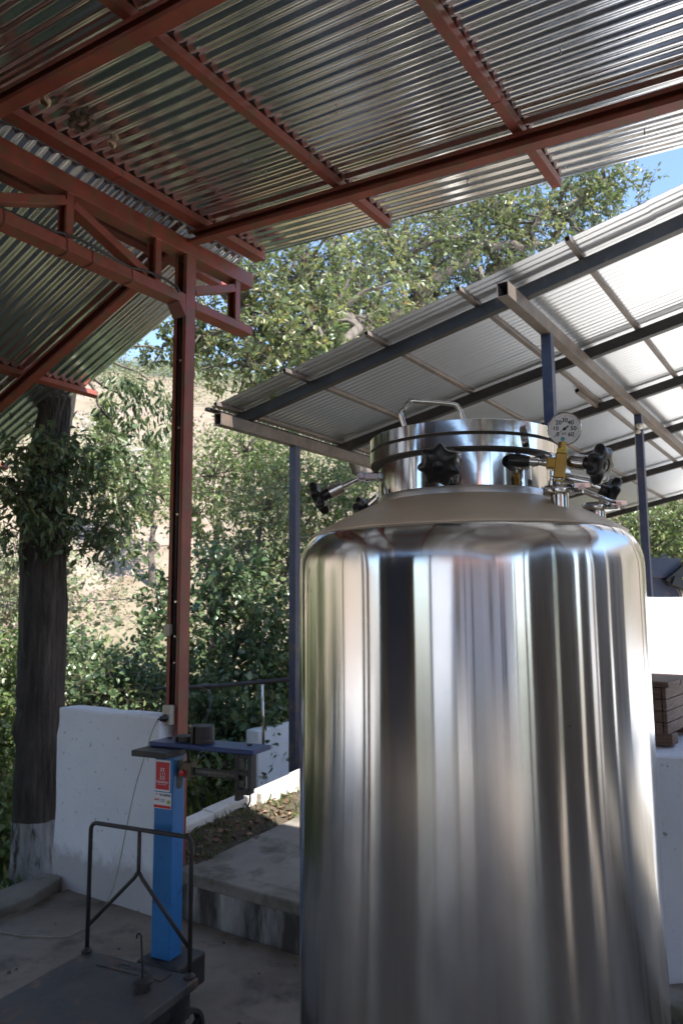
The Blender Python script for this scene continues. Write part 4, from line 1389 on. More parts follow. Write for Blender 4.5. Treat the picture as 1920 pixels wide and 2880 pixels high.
# ------------------------------------------------------------------ foliage
def leaf_mesh(name, P, A, N, L, Wd, mat, parent=None, loc=None, hexa=True, fold=.12, smooth=False, tint=None, **kw):
    n = len(P)
    A = A / (np.linalg.norm(A, axis=1, keepdims=True) + 1e-9)
    Sx = np.cross(A, N)
    Sx /= (np.linalg.norm(Sx, axis=1, keepdims=True) + 1e-9)
    Nn = np.cross(Sx, A)
    L, Wd = L[:, None], Wd[:, None]
    if hexa:
        rows = [P, P + A * L * .33 + Sx * Wd * .95 + Nn * L * fold, P + A * L * .68 + Sx * Wd * .75 + Nn * L * fold * .7, P + A * L - Nn * L * fold * .6,
                P + A * L * .68 - Sx * Wd * .75 + Nn * L * fold * .7, P + A * L * .33 - Sx * Wd * .95 + Nn * L * fold]
        fc = np.array([[0, 1, 2, 3], [0, 3, 4, 5]])
    else:
        rows = [P, P + A * L * .45 + Sx * Wd + Nn * L * fold, P + A * L, P + A * L * .45 - Sx * Wd + Nn * L * fold]
        fc = np.array([[0, 1, 2], [0, 2, 3]])
    m = len(rows)
    org = ORIGIN[parent] if parent is not None else np.asarray(loc if loc is not None else (0, 0, 0), float)
    V_ = np.stack(rows, 1).reshape(-1, 3) - org
    F_ = (np.arange(n)[:, None, None] * m + fc[None]).reshape(-1, fc.shape[1])
    me = bpy.data.meshes.new(name)
    me.vertices.add(len(V_))
    me.vertices.foreach_set('co', V_.astype(np.float32).ravel())
    k = fc.shape[1]
    me.loops.add(F_.size)
    me.loops.foreach_set('vertex_index', F_.astype(np.int32).ravel())
    me.polygons.add(len(F_))
    me.polygons.foreach_set('loop_start', (np.arange(len(F_)) * k).astype(np.int32))
    me.update(calc_edges=True)
    at_ = me.attributes.new('tint', 'FLOAT', 'FACE')
    t_ = RNG.random(n) if tint is None else tint
    at_.data.foreach_set('value', np.repeat(t_, 2).astype(np.float32))
    me.materials.append(mat)
    o = bpy.data.objects.new(name, me)
    COL.objects.link(o)
    if parent is not None:
        o.parent = parent
    else:
        o.location = tuple(org)
    ORIGIN[o] = org
    return _props(o, kw.get('label'), kw.get('cat'), kw.get('group'), kw.get('kind'))


def cluster_leaves(ells, per=22, shell=.55, sig=.16, size=.06, asp=.26, droop=.25, up=.5, rng=RNG, flat=0.0):
    """leaves set along short twigs through ellipsoids [(centre, radii, n)]; returns P, A, N, L, W, cluster centres, tints"""
    Ps, As, Cs, Ts = [], [], [], []
    TWIGS.clear()
    for c, rad_, n in ells:
        nc = max(1, n // per)
        d = rng.normal(size=(nc, 3))
        d /= np.linalg.norm(d, axis=1, keepdims=True)
        rr = (shell + (1 - shell) * rng.random(nc)) * (1 + .12 * rng.normal(size=nc))
        rr = np.where(rng.random(nc) < .3, rr * rng.random(nc) ** .5, rr)
        cc_ = np.asarray(c) + d * rr[:, None] * np.asarray(rad_)
        s_ = sig * float(np.mean(rad_))
        ct = rng.random(nc)
        k = 3
        m = max(1, per // k)
        for q in range(k):
            td = d * .6 + rng.normal(size=(nc, 3)) * .75
            td[:, 2] -= droop * .6
            td /= np.linalg.norm(td, axis=1, keepdims=True)
            ln = s_ * (1.6 + 1.6 * rng.random(nc))
            for a_, b_, l_ in zip(cc_, td, ln):
                TWIGS.append((a_, a_ + b_ * l_))
            t = (np.arange(m)[None] + rng.random((nc, m))) / m
            P = (cc_[:, None] + td[:, None] * (t * ln[:, None])[..., None] + rng.normal(size=(nc, m, 3)) * s_ * .16).reshape(-1, 3)
            A = (td[:, None] * .7 + rng.normal(size=(nc, m, 3)) * .75).reshape(-1, 3)
            A[:, 2] -= droop
            Ps.append(P)
            As.append(A)
            Ts.append(np.clip(np.repeat(ct, m) * .55 + rng.random(nc * m) * .5 - .03, 0, 1))
        Cs.append(cc_)
    P, A = np.concatenate(Ps), np.concatenate(As)
    n = len(P)
    N = rng.normal(size=(n, 3)) * (1 - .4 * up) + np.array([0, 0, up * 1.2])
    L = size * (.45 + 1.0 * rng.random(n) ** 1.2)
    return P, A, N, L, L * asp * (.8 + .45 * rng.random(n)), np.concatenate(Cs), np.concatenate(Ts)


TWIGS = []


def limb(b, p0, p1, r0, r1, rng, wig=.08, n=6, sides=7):
    p0, p1 = np.asarray(p0, float), np.asarray(p1, float)
    L = np.linalg.norm(p1 - p0)
    pts, rs = [], []
    for i in range(n + 1):
        t = i / n
        p = p0 + (p1 - p0) * t + (rng.normal(size=3) * wig * L * math.sin(math.pi * t) if 0 < i < n else 0) + ZUP * .10 * L * math.sin(math.pi * t)
        pts.append(p)
        rs.append(r0 + (r1 - r0) * t)
    b.tube(pts, rs, sides)
    return pts


def tree(name, label, base, top, trunk_r, ells, leafm, size=.06, asp=.26, per=22, barkm='branch', group=None, hexa=True, droop=.25, twigs=60, seed=1, cat='tree', shell=.55, sig=.16, up=.5, lean=None):
    rng = np.random.default_rng(seed)
    base, top = np.asarray(base, float), np.asarray(top, float)
    t = thing(name, label, cat, base, group)
    P, A, N, L, Wd, Cc, T = cluster_leaves(ells, per, shell, sig, size, asp, droop, up, rng)
    b = MB()
    trunk = limb(b, base - ZUP * .15, top, trunk_r, trunk_r * .55, rng, .03, 7, 10)
    hubs = [top]
    for c, rad_, n in ells:
        st_ = trunk[rng.integers(3, 7)] if len(trunk) > 6 else top
        pts = limb(b, st_, np.asarray(c), trunk_r * .5, trunk_r * .18, rng, .07, 6, 7)
        hubs += pts[3:]
    H = np.array(hubs)
    sel = rng.permutation(len(Cc))[:twigs]
    for i in sel:
        d = np.linalg.norm(H - Cc[i], axis=1)
        limb(b, H[d.argmin()], Cc[i], trunk_r * .13, trunk_r * .03, rng, .06, 4, 5)
    for a_, e_ in TWIGS:
        b.tube([a_, e_], [trunk_r * .022 + .0015, .001], 3, cap=False)
    mesh_obj('trunk', b, M[barkm], parent=t, smooth=True)
    leaf_mesh('crown', P, A, N, L, Wd, M[leafm], parent=t, hexa=hexa, tint=T)
    return t


def gpt(px, y):
    p = at(px, 1800, y)
    return np.array([p[0], p[1], float(gz(p[0], p[1]))])


# near tree at the left with pale painted foot
lt = thing('shade_tree', 'dark-barked tree with limewashed foot beside the low white wall', 'tree', at(108, 2500, 5.67))
D0 = 5.55
rngt = np.random.default_rng(5)
tpts = [(114, 2590, .27), (113, 2545, .225), (110, 2500, .192), (106, 2400, .170), (104, 2300, .161), (110, 2100, .157), (114, 1900, .158), (121, 1700, .168), (122, 1620, .163), (121, 1550, .166), (126, 1420, .158), (136, 1300, .142),
        (150, 1210, .125), (162, 1150, .12), (178, 1050, .115), (203, 900, .11), (260, 650, .10), (300, 350, .09)]


def trunkmesh(rows):
    b = MB()
    n = 96
    for px, py, r in rows:
        c_ = at(px, py, D0 + .12)
        for k in range(n):
            t = 2 * math.pi * k / n
            fl = max(0.0, (py - 2420) / 170)
            q_ = r * (1 + (.05 + .16 * fl) * math.sin(5 * t + py * .003) + .04 * math.sin(8 * t + py * .009) + .022 * math.sin(17 * t + py * .02) + .018 * math.sin(29 * t - py * .013))
            for kt, kp, kw, ka in ((4.2, 1930, 45, .03), (3.9, 2040, 35, .035), (5.2, 1720, 40, .03), (4.7, 2200, 30, .022), (5.0, 1500, 50, .03)):
                q_ += ka * math.exp(-(((t - kt + math.pi) % (2 * math.pi) - math.pi) / .3) ** 2 - ((py - kp) / kw) ** 2)
            b.v.append((c_[0] + q_ * math.cos(t), c_[1] + q_ * math.sin(t), c_[2]))
    for i in range(len(rows) - 1):
        for k in range(n):
            k2 = (k + 1) % n
            b.f.append((i * n + k, (i + 1) * n + k, (i + 1) * n + k2, i * n + k2))
    b.f = [tuple(reversed(f)) for f in b.f]
    return b


def dens(rows, m=9):
    out_ = []
    for a_, b_ in zip(rows[:-1], rows[1:]):
        for k in range(m):
            t = k / m
            out_.append(tuple(a_[i] + (b_[i] - a_[i]) * t for i in range(3)))
    return out_ + [rows[-1]]


foot = [(a_, b_, c_) for a_, b_, c_ in tpts[:5]]
mesh_obj('painted_foot', trunkmesh(dens(foot)), M['limewash'], parent=lt, smooth=True)
mesh_obj('trunk', trunkmesh(dens(tpts[4:])), M['bark'], parent=lt, smooth=True)
lb = MB()
fork = at(300, 350, D0 + .12)
for (px, py, y, r0, r1) in ((-300, 300, 6.4, .06, .03), (700, 350, 7.0, .06, .025), (350, -100, 7.5, .06, .03), (100, 100, 8, .05, .02)):
    limb(lb, fork, at(px, py, y), r0, r1, rngt, .05, 6, 8)
# drooping side branches seen past the roof edge
br0 = at(190, 1020, D0 + .12)
for (px, py, y) in ((420, 1070, 6.2), (360, 1130, 6.0), (455, 985, 6.4), (330, 1230, 6.0), (30, 1180, 5.6)):
    limb(lb, br0, at(px, py, y), .018, .005, rngt, .05, 6, 6)
mesh_obj('limbs', lb, M['branch'], parent=lt, smooth=True)
ells = [(at(x, y, d), (rx, ry, rz), n) for x, y, d, rx, ry, rz, n in ((-500, 200, 6.8, 1.5, 1.2, .8, 700), (300, 100, 7.6, 1.6, 1.4, .9, 900), (-200, 0, 8, 1.6, 1.4, 1, 700))]
P, A, N, L, Wd, Cc, T = cluster_leaves(ells, 20, .5, .16, .075, .2, .5, .3, rngt)
leaf_mesh('crown', P, A, N, L, Wd, M['oakleaf'], parent=lt, tint=T)
hang = [(at(x, y, d), (rx, .22, rz), n) for x, y, d, rx, rz, n in ((400, 1110, 6.2, .30, .14, 250), (345, 1080, 6.0, .18, .09, 110), (440, 1215, 6.2, .13, .13, 100), (365, 1190, 6.1, .18, .11, 100), (460, 1130, 6.3, .10, .10, 60), (300, 1140, 6.0, .10, .06, 60))]
P, A, N, L, Wd, Cc, T = cluster_leaves(hang, 12, .3, .3, .07, .17, 1.5, .1, rngt)
leaf_mesh('hanging_leaves', P, A, N, L, Wd, M['oakleaf'], parent=lt, tint=T * .6)
# leafy climber wrapped round the trunk
cl_ = thing('climbing_plant', 'leafy epiphyte bushing out around the dark tree trunk', 'plant', at(120, 1560, D0 + .1))
cb = MB()
for i in range(26):
    a0 = at(120 + rngt.uniform(-50, 50), rngt.uniform(1300, 1560), D0 + rngt.uniform(-.1, .1))
    a1 = at(rngt.uniform(-40, 380), rngt.uniform(1230, 1600), D0 + rngt.uniform(-.35, .5))
    limb(cb, a0, a1, .007, .002, rngt, .10, 5, 5)
ep = [(at(x, y, D0 + dd), (rx, .32, rz), n) for x, y, dd, rx, rz, n in ((95, 1400, -.2, .32, .30, 546), (260, 1330, .15, .36, .28, 520), (20, 1440, -.15, .26, .32, 390), (315, 1430, .2, .28, .26, 416), (130, 1270, -.15, .28, .18, 338),
      (230, 1500, .0, .28, .20, 299), (50, 1310, -.25, .26, .2, 312), (340, 1290, .2, .24, .18, 208), (350, 1530, .2, .18, .15, 169), (385, 1380, .2, .14, .24, 143), (190, 1240, -.1, .16, .12, 156))]
P, A, N, L, Wd, Cc, T = cluster_leaves(ep, 12, .35, .28, .062, .23, .7, .35, rngt)
leaf_mesh('leaves', P, A, N, L, Wd, M['epileaf'], parent=cl_, tint=T)
for a_, e_ in TWIGS:
    cb.tube([a_, e_], [.003, .001], 3, cap=False)

mesh_obj('stems', cb, M['branch'], parent=cl_, smooth=True)

# the big oak beyond the sheds
ob = gpt(1330, 13.0)
otop = at(1160, 900, 11.2)
oe = [(at(x, y, d), (rx, ry, rz), n) for x, y, d, rx, ry, rz, n in (
    (1130, 740, 10.5, 1.9, 1.5, 1.1, 5797), (860, 800, 9.3, 1.5, 1.4, 1.0, 4919), (1420, 640, 11.0, 1.6, 1.4, 1.0, 5797), (1640, 570, 11.5, 1.0, 1.0, .8, 2459), (680, 860, 8.6, 1.0, 1.0, .7, 2283),
    (830, 960, 8.2, .9, .9, .42, 1756), (990, 890, 8.6, .9, .9, .45, 1756), (700, 1030, 8.3, .8, .8, .32, 966), (1240, 620, 12, 1.9, 1.6, 1.0, 2810), (930, 990, 6.9, .30, .4, .18, 368), (1700, 510, 12, .8, .8, .6, 790), (570, 950, 8.8, .7, .7, .45, 702),
    (480, 960, 9.2, .8, .6, .35, 614))]
oak = tree('oak_tree', 'big spreading oak with glossy leaves rising above the pale zinc roof', ob, otop, .24, oe, 'oakleaf', size=.074, asp=.25, per=26, barkm='branch', twigs=320, seed=21, shell=.3, sig=.125, up=.45)
lb2 = MB()
rngo = np.random.default_rng(8)
for pa, pb_, r0, r1 in (((1160, 900, 11.2), (1180, 830, 10.4), .14, .09), ((1180, 830, 10.4), (1470, 700, 10.6), .10, .05), ((1470, 700, 10.6), (1620, 560, 11), .055, .02), ((1180, 830, 10.4), (1000, 760, 9.8), .08, .03),
                        ((1330, 760, 10.4), (1380, 850, 10.1), .05, .03), ((1000, 900, 9.5), (640, 930, 8.4), .06, .02), ((1160, 900, 11.2), (800, 980, 8.4), .09, .025), ((640, 930, 8.4), (480, 1010, 8.2), .02, .006),
                        ((800, 1010, 8.4), (560, 1040, 8.0), .02, .005), ((1560, 640, 11), (1700, 520, 11.4), .04, .012)):
    limb(lb2, at(*pa), at(*pb_), r0, r1, rngo, .07, 7, 8)
mesh_obj('limbs', lb2, M['branch'], parent=oak, smooth=True)
sprig = [(at(778, 1120, 6.3), (.03, .03, .045), 7)]
P, A, N, L, Wd, Cc, T = cluster_leaves(sprig, 7, .3, .5, .085, .28, 1.2, .2, rngo)
leaf_mesh('fresh_sprig', P, A, N, L, Wd, M['limeleaf'], parent=oak, tint=T)

# mid-distance trees and bushes, each its own thing
TG = 'trees behind the sheds'
for nm, lab, px, D, toppx, es_, lm, sz, per, sd, sh in (
    ('leafy_tree', 'light green tree directly behind the red post above the dark vine bush', 600, 13.5, (610, 1500), ((600, 1340, 13.5, 1.0, 1.0, .9, 1500), (690, 1270, 14, .9, .9, .7, 1300), (560, 1450, 13, .7, .8, .6, 900)), 'lightleaf', .085, 18, 31, .45),
    ('leafy_tree', 'light green tree filling the gap under the pale roof left of the tank', 900, 13.0, (880, 1500), ((890, 1400, 13, 1.2, 1.1, 1.0, 2800), (980, 1480, 12.5, 1.0, 1.0, .9, 2000), (790, 1350, 13.5, .9, 1.0, .8, 1500)), 'lightleaf', .085, 18, 32, .45),
    ('dark_tree', 'darker tree with a bare crooked limb beside the navy post', 760, 11.0, (770, 1560), ((750, 1440, 11, .65, .7, .6, 1000), (680, 1550, 10.6, .6, .7, .45, 800), (810, 1590, 10.8, .5, .7, .6, 800)), 'oakleaf', .075, 18, 33, .45),
    ('slender_tree', 'thin pale green tree just left of the red post far up the slope', 430, 24, (430, 1480), ((430, 1380, 24, .8, 1.0, 1.2, 1500), (450, 1290, 25, .7, .8, .9, 1000)), 'lightleaf', .13, 16, 34, .45),
    ('conical_tree', 'bright green cone-shaped tree on the slope above the epiphyte', 285, 26, (285, 1300), ((290, 1320, 26, 1.0, 1.0, .8, 1500), (288, 1240, 26, .7, .7, .8, 1000), (286, 1175, 26, .35, .35, .7, 420)), 'lightleaf', .15, 16, 35, .4),
    ('leafy_tree', 'yellow-green tree seen past the far navy post on the right', 1890, 17, (1890, 1600), ((1890, 1480, 17, 1.2, 1.2, 1.1, 5200), (1800, 1540, 18, 1.1, 1.1, .8, 3500)), 'lightleaf', .10, 18, 37, .4)):
    b0 = gpt(px, D)
    tree(nm, lab, b0, at(toppx[0], toppx[1], D), .06 + .003 * D, [(at(x, y, d), (rx, ry, rz), n) for x, y, d, rx, ry, rz, n in es_], lm, size=sz, per=per, asp=.27, seed=sd, group=TG, twigs=110, shell=sh, sig=.2)

BG = 'bushes beyond the low walls'
for nm, lab, px, D, es_, lm, sz, sd in (
    ('vine_bush', 'dark big-leaved vine thicket right of the red post', 640, 9.2, ((620, 1640, 9.2, .62, .5, .45, 1215), (720, 1720, 9.0, .55, .5, .5, 945), (580, 1790, 9.0, .55, .5, .5, 1012), (700, 1900, 8.8, .6, .5, .5, 1080), (560, 1960, 8.6, .6, .5, .4, 1080), (760, 1820, 9.2, .4, .4, .6, 675), (690, 1590, 9.4, .4, .4, .3, 472)), 'darkleaf', .078, 41),
    ('vine_bush', 'dark vine clump hugging the left side of the red post', 445, 8.8, ((440, 1760, 8.8, .24, .3, .42, 420), (435, 1660, 9, .16, .3, .25, 200), (440, 1900, 8.6, .3, .3, .3, 350)), 'darkleaf', .07, 42),
    ('low_bush', 'green bush over the top of the low white wall', 300, 7.4, ((300, 1950, 7.4, .55, .4, .32, 1700), (400, 1940, 7.6, .45, .4, .32, 1300), (220, 1900, 7.8, .45, .4, .30, 1300)), 'darkleaf', .055, 43),
    ('low_bush', 'dark green bush just right of the tree trunk', 220, 8.6, ((210, 1870, 8.6, .5, .4, .34, 1500), (320, 1880, 9, .5, .4, .26, 1200), (150, 1880, 8.4, .4, .4, .4, 900)), 'darkleaf', .06, 44),
    ('low_bush', 'tall green bush at the left edge behind the trunk', 10, 7.2, ((0, 1880, 7.4, .4, .4, .4, 1300), (-10, 2020, 7.2, .4, .4, .4, 1300), (10, 2150, 7, .36, .4, .4, 1200), (0, 2280, 6.6, .34, .4, .35, 1000), (0, 2400, 6.2, .30, .3, .3, 800)), 'lightleaf', .07, 45),
    ('low_bush', 'shaded bush behind the scale shelf', 620, 7.9, ((600, 2010, 8, .5, .35, .3, 1300), (690, 2060, 7.8, .4, .35, .3, 1000), (560, 2110, 7.6, .4, .35, .25, 900), (640, 2150, 7.6, .4, .3, .2, 700)), 'darkleaf', .075, 46),
    ('low_bush', 'leafy bush above the small sunlit wall by the navy post', 770, 8.6, ((770, 1990, 8.8, .4, .35, .3, 1000), (800, 1900, 9, .4, .35, .35, 1000)), 'lightleaf', .075, 47),
    ('low_bush', 'pale bush at the foot of the slope behind the trunk', 60, 15, ((60, 1650, 15, 1.1, 1, .8, 2600), (-60, 1600, 16, 1.1, 1, .9, 2200)), 'hillleaf', .10, 48)):
    b0 = gpt(px, D)
    mid = np.mean([at(e[0], e[1], e[2]) for e in es_], 0)
    tree(nm, lab, b0, b0 * .3 + mid * .7, .035, [(at(x, y, d), (rx, ry, rz), n) for x, y, d, rx, ry, rz, n in es_], lm, size=sz, per=14, asp=.34, seed=sd, group=BG, twigs=40, shell=.35, sig=.24, cat='bush')

# bare pale shrubs on the dry slope
for i, (px, D, h) in enumerate(((385, 30, 1.7), (330, 33, 1.9), (345, 27, 1.5), (240, 40, 2.2), (430, 36, 2.0))):
    rngb = np.random.default_rng(60 + i)
    b0 = gpt(px, D)
    b = MB()
    tips = []
    for k in range(7):
        d = rngb.normal(size=3) * np.array([.8, .8, .3]) + np.array([0, 0, .55])
        p1 = b0 + nrm(d) * h * rngb.uniform(.5, 1)
        pts = limb(b, b0 - ZUP * .1, p1, .075, .035, rngb, .12, 5, 5)
        for j in range(5):
            q0 = pts[rngb.integers(2, 6)]
            limb(b, q0, q0 + rngb.normal(size=3) * np.array([.5, .5, .3]) * h * .5 + ZUP * .1, .035, .014, rngb, .15, 4, 4)
    lab = ['bare pale shrub nearest the red post on the dry slope', 'wide bare pale shrub at mid slope between trunk and post', 'low bare pale shrub at the foot of the dry slope', 'bare pale shrub beside the leafy trunk', 'tall bare pale shrub high behind the red post'][i]
    mesh_obj('bare_shrub', b, M['deadwood'], smooth=True, loc=b0, label=lab, cat='shrub', group='bare shrubs on the slope')

# scrub that covers the hill as one mass
nb = 8200
rngs = np.random.default_rng(77)
az_ = np.radians(rngs.uniform(-48, 42, nb))
r_ = 17 + 150 * rngs.random(nb) ** 1.15
cx_, cy_ = r_ * np.sin(az_), r_ * np.cos(az_)
dens_ = np.sin(cx_ * .17 + 1.3) * np.cos(cy_ * .12) + .7 * np.sin(cx_ * .05 + cy_ * .07) + rngs.normal(size=nb) * .5
keep = (dens_ > -.25) | (r_ > 70)
# keep the dry clearing open
clear = (np.degrees(az_) > -25) & (np.degrees(az_) < -8) & (r_ > 24) & (r_ < 52)
keep &= ~(clear & (rngs.random(nb) < .82))
cx_, cy_, r_ = cx_[keep], cy_[keep], r_[keep]
hz_ = (.5 + 1.0 * rngs.random(len(cx_)) ** 2) * (1 + r_ / 80)
cz_ = gz(cx_, cy_)
per = 70
P = np.repeat(np.stack([cx_, cy_, cz_ + hz_ * .5], 1), per, 0)
off = rngs.normal(size=P.shape) * np.repeat(hz_, per)[:, None] * np.array([.30, .30, .24])
P = P + off
A = off / np.repeat(hz_, per)[:, None] + rngs.normal(size=P.shape) * .6
N = rngs.normal(size=P.shape) + np.array([0, 0, .8])
L = np.repeat(hz_, per) * .095 * (.6 + .8 * rngs.random(len(P)))
T = np.clip(np.repeat(rngs.random(len(cx_)), per) * .75 + rngs.random(len(P)) * .3, 0, 1)
leaf_mesh('hillside_scrub', P, A, N, L, L * .42, M['hillleaf'], hexa=False, tint=T, kind='stuff', label='dry scrub covering the sunlit hillside', cat='scrub', loc=(0, 60, 10))


# leaf litter and grass tufts
def strew(n, fn, size, asp, mat, name, label, cat, up=True, seed=3, tintscale=1.0):
    rg = np.random.default_rng(seed)
    P = np.array([fn(rg) for _ in range(n)])
    if up:
        A = rg.normal(size=(n, 3)) * np.array([.45, .45, .1]) + np.array([0, 0, 1.0])
        N = rg.normal(size=(n, 3)) * np.array([1, 1, .1])
    else:
        A = rg.normal(size=(n, 3)) * np.array([1, 1, .18])
        N = rg.normal(size=(n, 3)) * .35 + np.array([0, 0, 1.0])
    L = size * (.5 + rg.random(n))
    return leaf_mesh(name, P, A, N, L, L * asp, M[mat], kind='stuff', label=label, cat=cat, loc=P.mean(0), tint=rg.random(n) * tintscale)


def bank(rg):
    u = 3.1 + 1.8 * rg.random()
    j = rg.random() ** .8
    return W(u, 3.02 + .27 * j, .172 + .077 * (u - 3.07) + (0.135 - .045 * (u - 3.07)) * j ** 1.3)


strew(300, bank, .045, .07, 'lightleaf', 'grass', 'short grass tufts on the shaded bank by the ramp', 'grass', True, 4, .6)
strew(480, bank, .035, .3, 'litter', 'bank_litter', 'dead leaves lying on the shaded bank', 'leaf litter', False, 5)


def dirt(rg):
    u, v = 3.2 + 4.2 * rg.random(), 3.45 + 3.2 * rg.random()
    p = W(u, v, 0)
    p[2] = float(gz(p[0], p[1])) + .012
    return p


strew(5200, dirt, .06, .32, 'litter', 'leaf_litter', 'brown fallen leaves over the sunlit dirt behind the kerb', 'leaf litter', False, 6)


def dirt2(rg):
    u, v = 1.0 + 6.5 * rg.random(), 4.2 + 5.0 * rg.random()
    p = W(u, v, 0)
    p[2] = float(gz(p[0], p[1])) + .0
    return p


strew(5000, dirt2, .16, .09, 'lightleaf', 'undergrowth', 'low green undergrowth beyond the wall', 'undergrowth', True, 7)


def floorbits(rg):
    return W(1.4 + 1.5 * rg.random(), -.2 + 3.9 * rg.random(), .004)


strew(240, floorbits, .018, .4, 'litter', 'floor_debris', 'small dry leaf crumbs scattered on the concrete floor', 'debris', False, 8)

# ------------------------------------------------------------------ what stands behind the viewer and shows in the steel
hs = thing('farmhouse', 'white farmhouse with blue doors across the yard behind the viewer', 'house', (0, -9.5, 0))


def H_(name, b, mat, parent=None, bevel=.006):
    return mesh_obj(name, b, M[mat], parent=parent or hs, bevel=bevel)


hx = nrm((1, -.12, 0))
hy = np.array([-hx[1], hx[0], 0])
H0 = np.array([0.6, -9.5, 0])


def hp_(a_, b_, z):
    return H0 + hx * a_ + hy * b_ + ZUP * z


openings = [(-5.0, .9, .0, 2.1, 1), (-3.2, .5, 1.0, 2.1, 0), (-1.6, .25, .0, 2.3, 1), (.6, .5, 1.0, 2.1, 0), (2.2, .4, 0., 2.1, 1)]
edges = [-6.8]
for a_, w_, z0, z1, dr in openings:
    H_('wall', MB().box(hp_((edges[-1] + a_ - w_ / 2) / 2, 0, 1.45), a_ - w_ / 2 - edges[-1], .25, 2.9, ax=hx), 'housewall')
    H_('wall', MB().box(hp_(a_, 0, (z1 + 2.9) / 2), w_, .25, 2.9 - z1, ax=hx), 'housewall')
    if z0 > 0:
        H_('wall', MB().box(hp_(a_, 0, z0 / 2), w_, .25, z0, ax=hx), 'housewall')
        wn_ = H_('window', MB().box(hp_(a_, -.04, (z0 + z1) / 2), w_ - .01, .04, z1 - z0 - .01, ax=hx), 'window', bevel=0)
        H_('mullion', MB().box(hp_(a_, .0, (z0 + z1) / 2), .05, .06, z1 - z0 - .02, ax=hx), 'doorblue', wn_)
    else:
        dr_ = H_('door', MB().box(hp_(a_, -.03, (z0 + z1) / 2), w_ - .01, .05, z1 - z0 - .01, ax=hx), 'doorblue')
        H_('door_handle', MB().lathe([(0, 0), (.02, 0), (.02, .05), (0, .05)], hp_(a_ + .38, -.005, 1.0), axis=hy, n=12), 'brass', dr_, 0)
    edges.append(a_ + w_ / 2)
H_('wall', MB().box(hp_((edges[-1] + 3.4) / 2, 0, 1.45), 3.4 - edges[-1], .25, 2.9, ax=hx), 'housewall')
rb_ = MB()
rb_.add([hp_(-7.2, .8, 2.75), hp_(3.8, .8, 2.75), hp_(3.8, -3.2, 4.3), hp_(-7.2, -3.2, 4.3), hp_(-7.2, .8, 2.83), hp_(3.8, .8, 2.83), hp_(3.8, -3.2, 4.38), hp_(-7.2, -3.2, 4.38)],
        [(3, 2, 1, 0), (4, 5, 6, 7), (0, 1, 5, 4), (1, 2, 6, 5), (2, 3, 7, 6), (3, 0, 4, 7)])
H_('roof', rb_, 'tile')
for i, (x, y, lab) in enumerate(((-12, 9.0, 'leafy tree left of the viewer beyond the floor edge'), (-8.5, -5, 'leafy tree behind the viewer on the left of the farmhouse'), (9.5, -6, 'leafy tree behind the viewer on the right of the farmhouse'), (8.5, -9.0, 'leafy tree far behind the viewer beyond the plank barn'))):
    b0 = np.array([x, y, float(gz(x, y))])
    c_ = b0 + ZUP * 3.4
    tree('yard_tree', lab, b0, b0 + ZUP * 2.4, .18, [(c_, (1.9, 1.9, 1.5), 2200), (c_ + np.array([.8, -.6, 1.2]), (1.3, 1.3, 1.0), 1300), (c_ + np.array([-.9, .5, -.7]), (1.2, 1.2, .9), 1000)], 'oakleaf', size=.2, per=14, seed=90 + i, group='trees round the yard', twigs=30, hexa=False)

barn = thing('plank_barn', 'dark plank barn wall closing the right side of the red shed', 'barn', W(2.5, -4.6, 0))
for k in range(34):
    u = -1.2 + k * .24
    if k in (7, 13, 17, 18, 24):  # gaps shaped to give bright slits in the tank's reflection
        continue
    mesh_obj('board', MB().box(W(u, -4.62 + .008 * (k % 2), 1.45), .235, .03, 3.1, ax=U), M['barnwood'], parent=barn, bevel=.003)

end = thing('end_wall', 'dark mill wall with navy door at the rear of the red shed behind the viewer', 'wall', W(-4.5, 4.2, 0))  # unseen wall added to darken rear-facing steel and a band in the tank
mesh_obj('masonry', MB().box(W(-4.5, 4.0, 1.75), .2, .8, 3.6, ax=U), M['soil'], parent=end, bevel=.01)
mesh_obj('masonry', MB().box(W(-4.5, 1.72, 1.75), .2, .5, 3.6, ax=U), M['soil'], parent=end, bevel=.01)
mesh_obj('masonry', MB().box(W(-4.5, 2.785, 2.95), .2, 1.62, 1.2, ax=U), M['soil'], parent=end, bevel=.01)
dr_ = mesh_obj('door', MB().box(W(-4.5, 2.785, 1.15), .06, 1.6, 2.38, ax=U), M['milldoor'], parent=end, bevel=.01)
wing = thing('white_wing', 'sunlit white side wing of the farmhouse behind the viewer', 'building', (-3.0, -6.4, 0))  # unseen wall added and turned sunward for a bright band in the tank
wx = nrm((-.24, .97, 0))
mesh_obj('wall', MB().box(np.array([-3.3, -6.6, 1.5]), 3.4, .25, 3.2, ax=wx), M['housewall'], parent=wing, bevel=.01)
mesh_obj('plinth', MB().box(np.array([-3.3, -6.6, .15]), 3.42, .29, .4, ax=wx), M['doorblue'], parent=wing, bevel=.01)
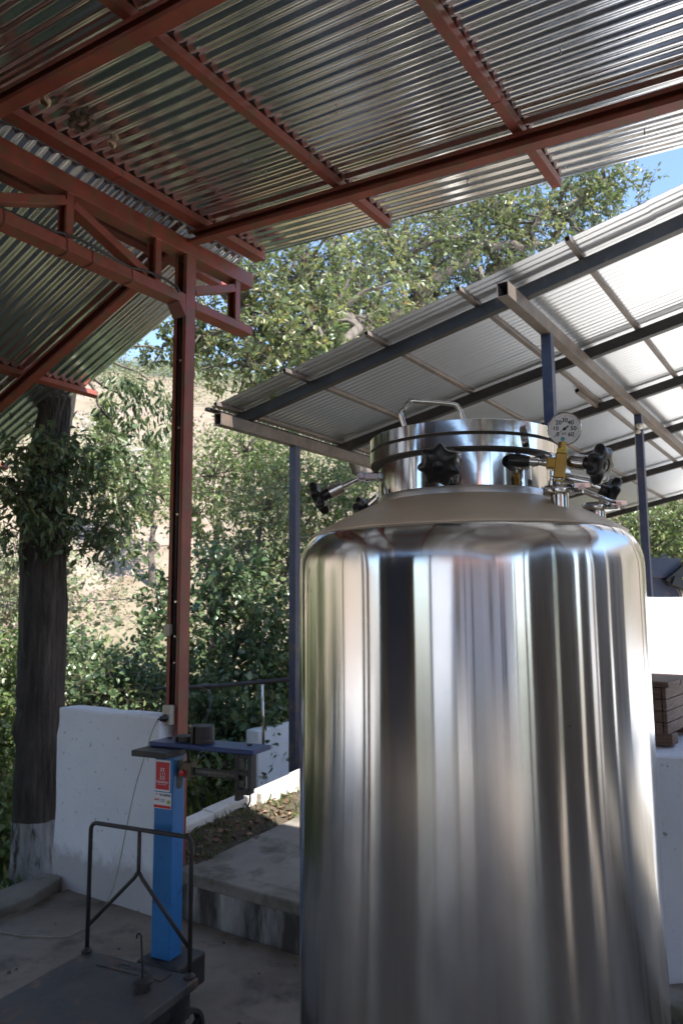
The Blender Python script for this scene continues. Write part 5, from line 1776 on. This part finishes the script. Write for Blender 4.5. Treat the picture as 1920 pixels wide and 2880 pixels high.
for i, (x, y, h) in enumerate(((-5.6, 4.6, 2.1), (-6.4, 3.2, 2.0), (-5.0, 6.0, 2.3), (-5.4, 7.6, 2.4))):
    b0 = np.array([x, y, float(gz(x, y))])
    lab = ['dense green bush outside the frame past the low wall', 'tall green bush left of the viewer', 'round green bush furthest left of the viewer', 'big green bush left of the shade tree outside the frame'][i]
    tree('hedge_bush', lab, b0, b0 + ZUP * h * .6, .05, [(b0 + ZUP * h * .55, (1.0, 1.0, h * .55), 2200)], ['lightleaf', 'oakleaf'][i % 2], size=.12, per=14, seed=120 + i, group='bushes left of the viewer', twigs=20, hexa=False, cat='bush', shell=.3, sig=.22)

# veranda posts and trunks, added out of view for stripes in the steel
for i, a_ in enumerate((-6.0, -4.1, -2.3, -.4, 1.4, 3.0)):
    H_('veranda_post', MB().box(hp_(a_, 1.5, 1.35), .14, .14, 2.75, ax=hx), 'housewall' if i % 2 else 'doorblue')
H_('veranda_floor', MB().box(hp_(-1.7, .95, .08), 10.4, 1.6, .2, ax=hx), 'patio')
for i, (x, y) in enumerate(((-6.4, .2), (-5.6, -1.6), (-6.9, -3.2))):  # upright trunks added out of view to stripe the tank's reflection
    b = MB().tube([(x, y, -.2), (x + .05, y, 1.5), (x, y + .05, 3.0), (x - .1, y, 4.6)], [.13, .11, .10, .08], 12)
    mesh_obj('dead_trunk', b, M['branch' if i % 2 else 'deadwood'], smooth=True, loc=(x, y, -.2), label=['bare pale trunk left of the viewer', 'bare grey trunk left of the viewer nearest the mill wall', 'bare pale trunk behind the mill wall corner'][i], cat='trunk', group='bare trunks left of the viewer')

gb = thing('gable_boarding', 'dark board infill under the rear gable of the red shed behind the viewer', 'boarding', W(-4.4, .5, 2.7))  # unseen boards added to keep light off the rafters and roof sheets
for k in range(32):
    v = -4.6 + k * .24
    top = (zr_raf(v) if v < VC else zl_raf(v)) + .02
    bot = min(2.75, top - .15)
    mesh_obj('board', MB().box(W(-4.40 + .006 * (k % 2), v, (top + bot) / 2), .02, .236, top - bot, ax=U), M['wood'], parent=gb, bevel=.002)
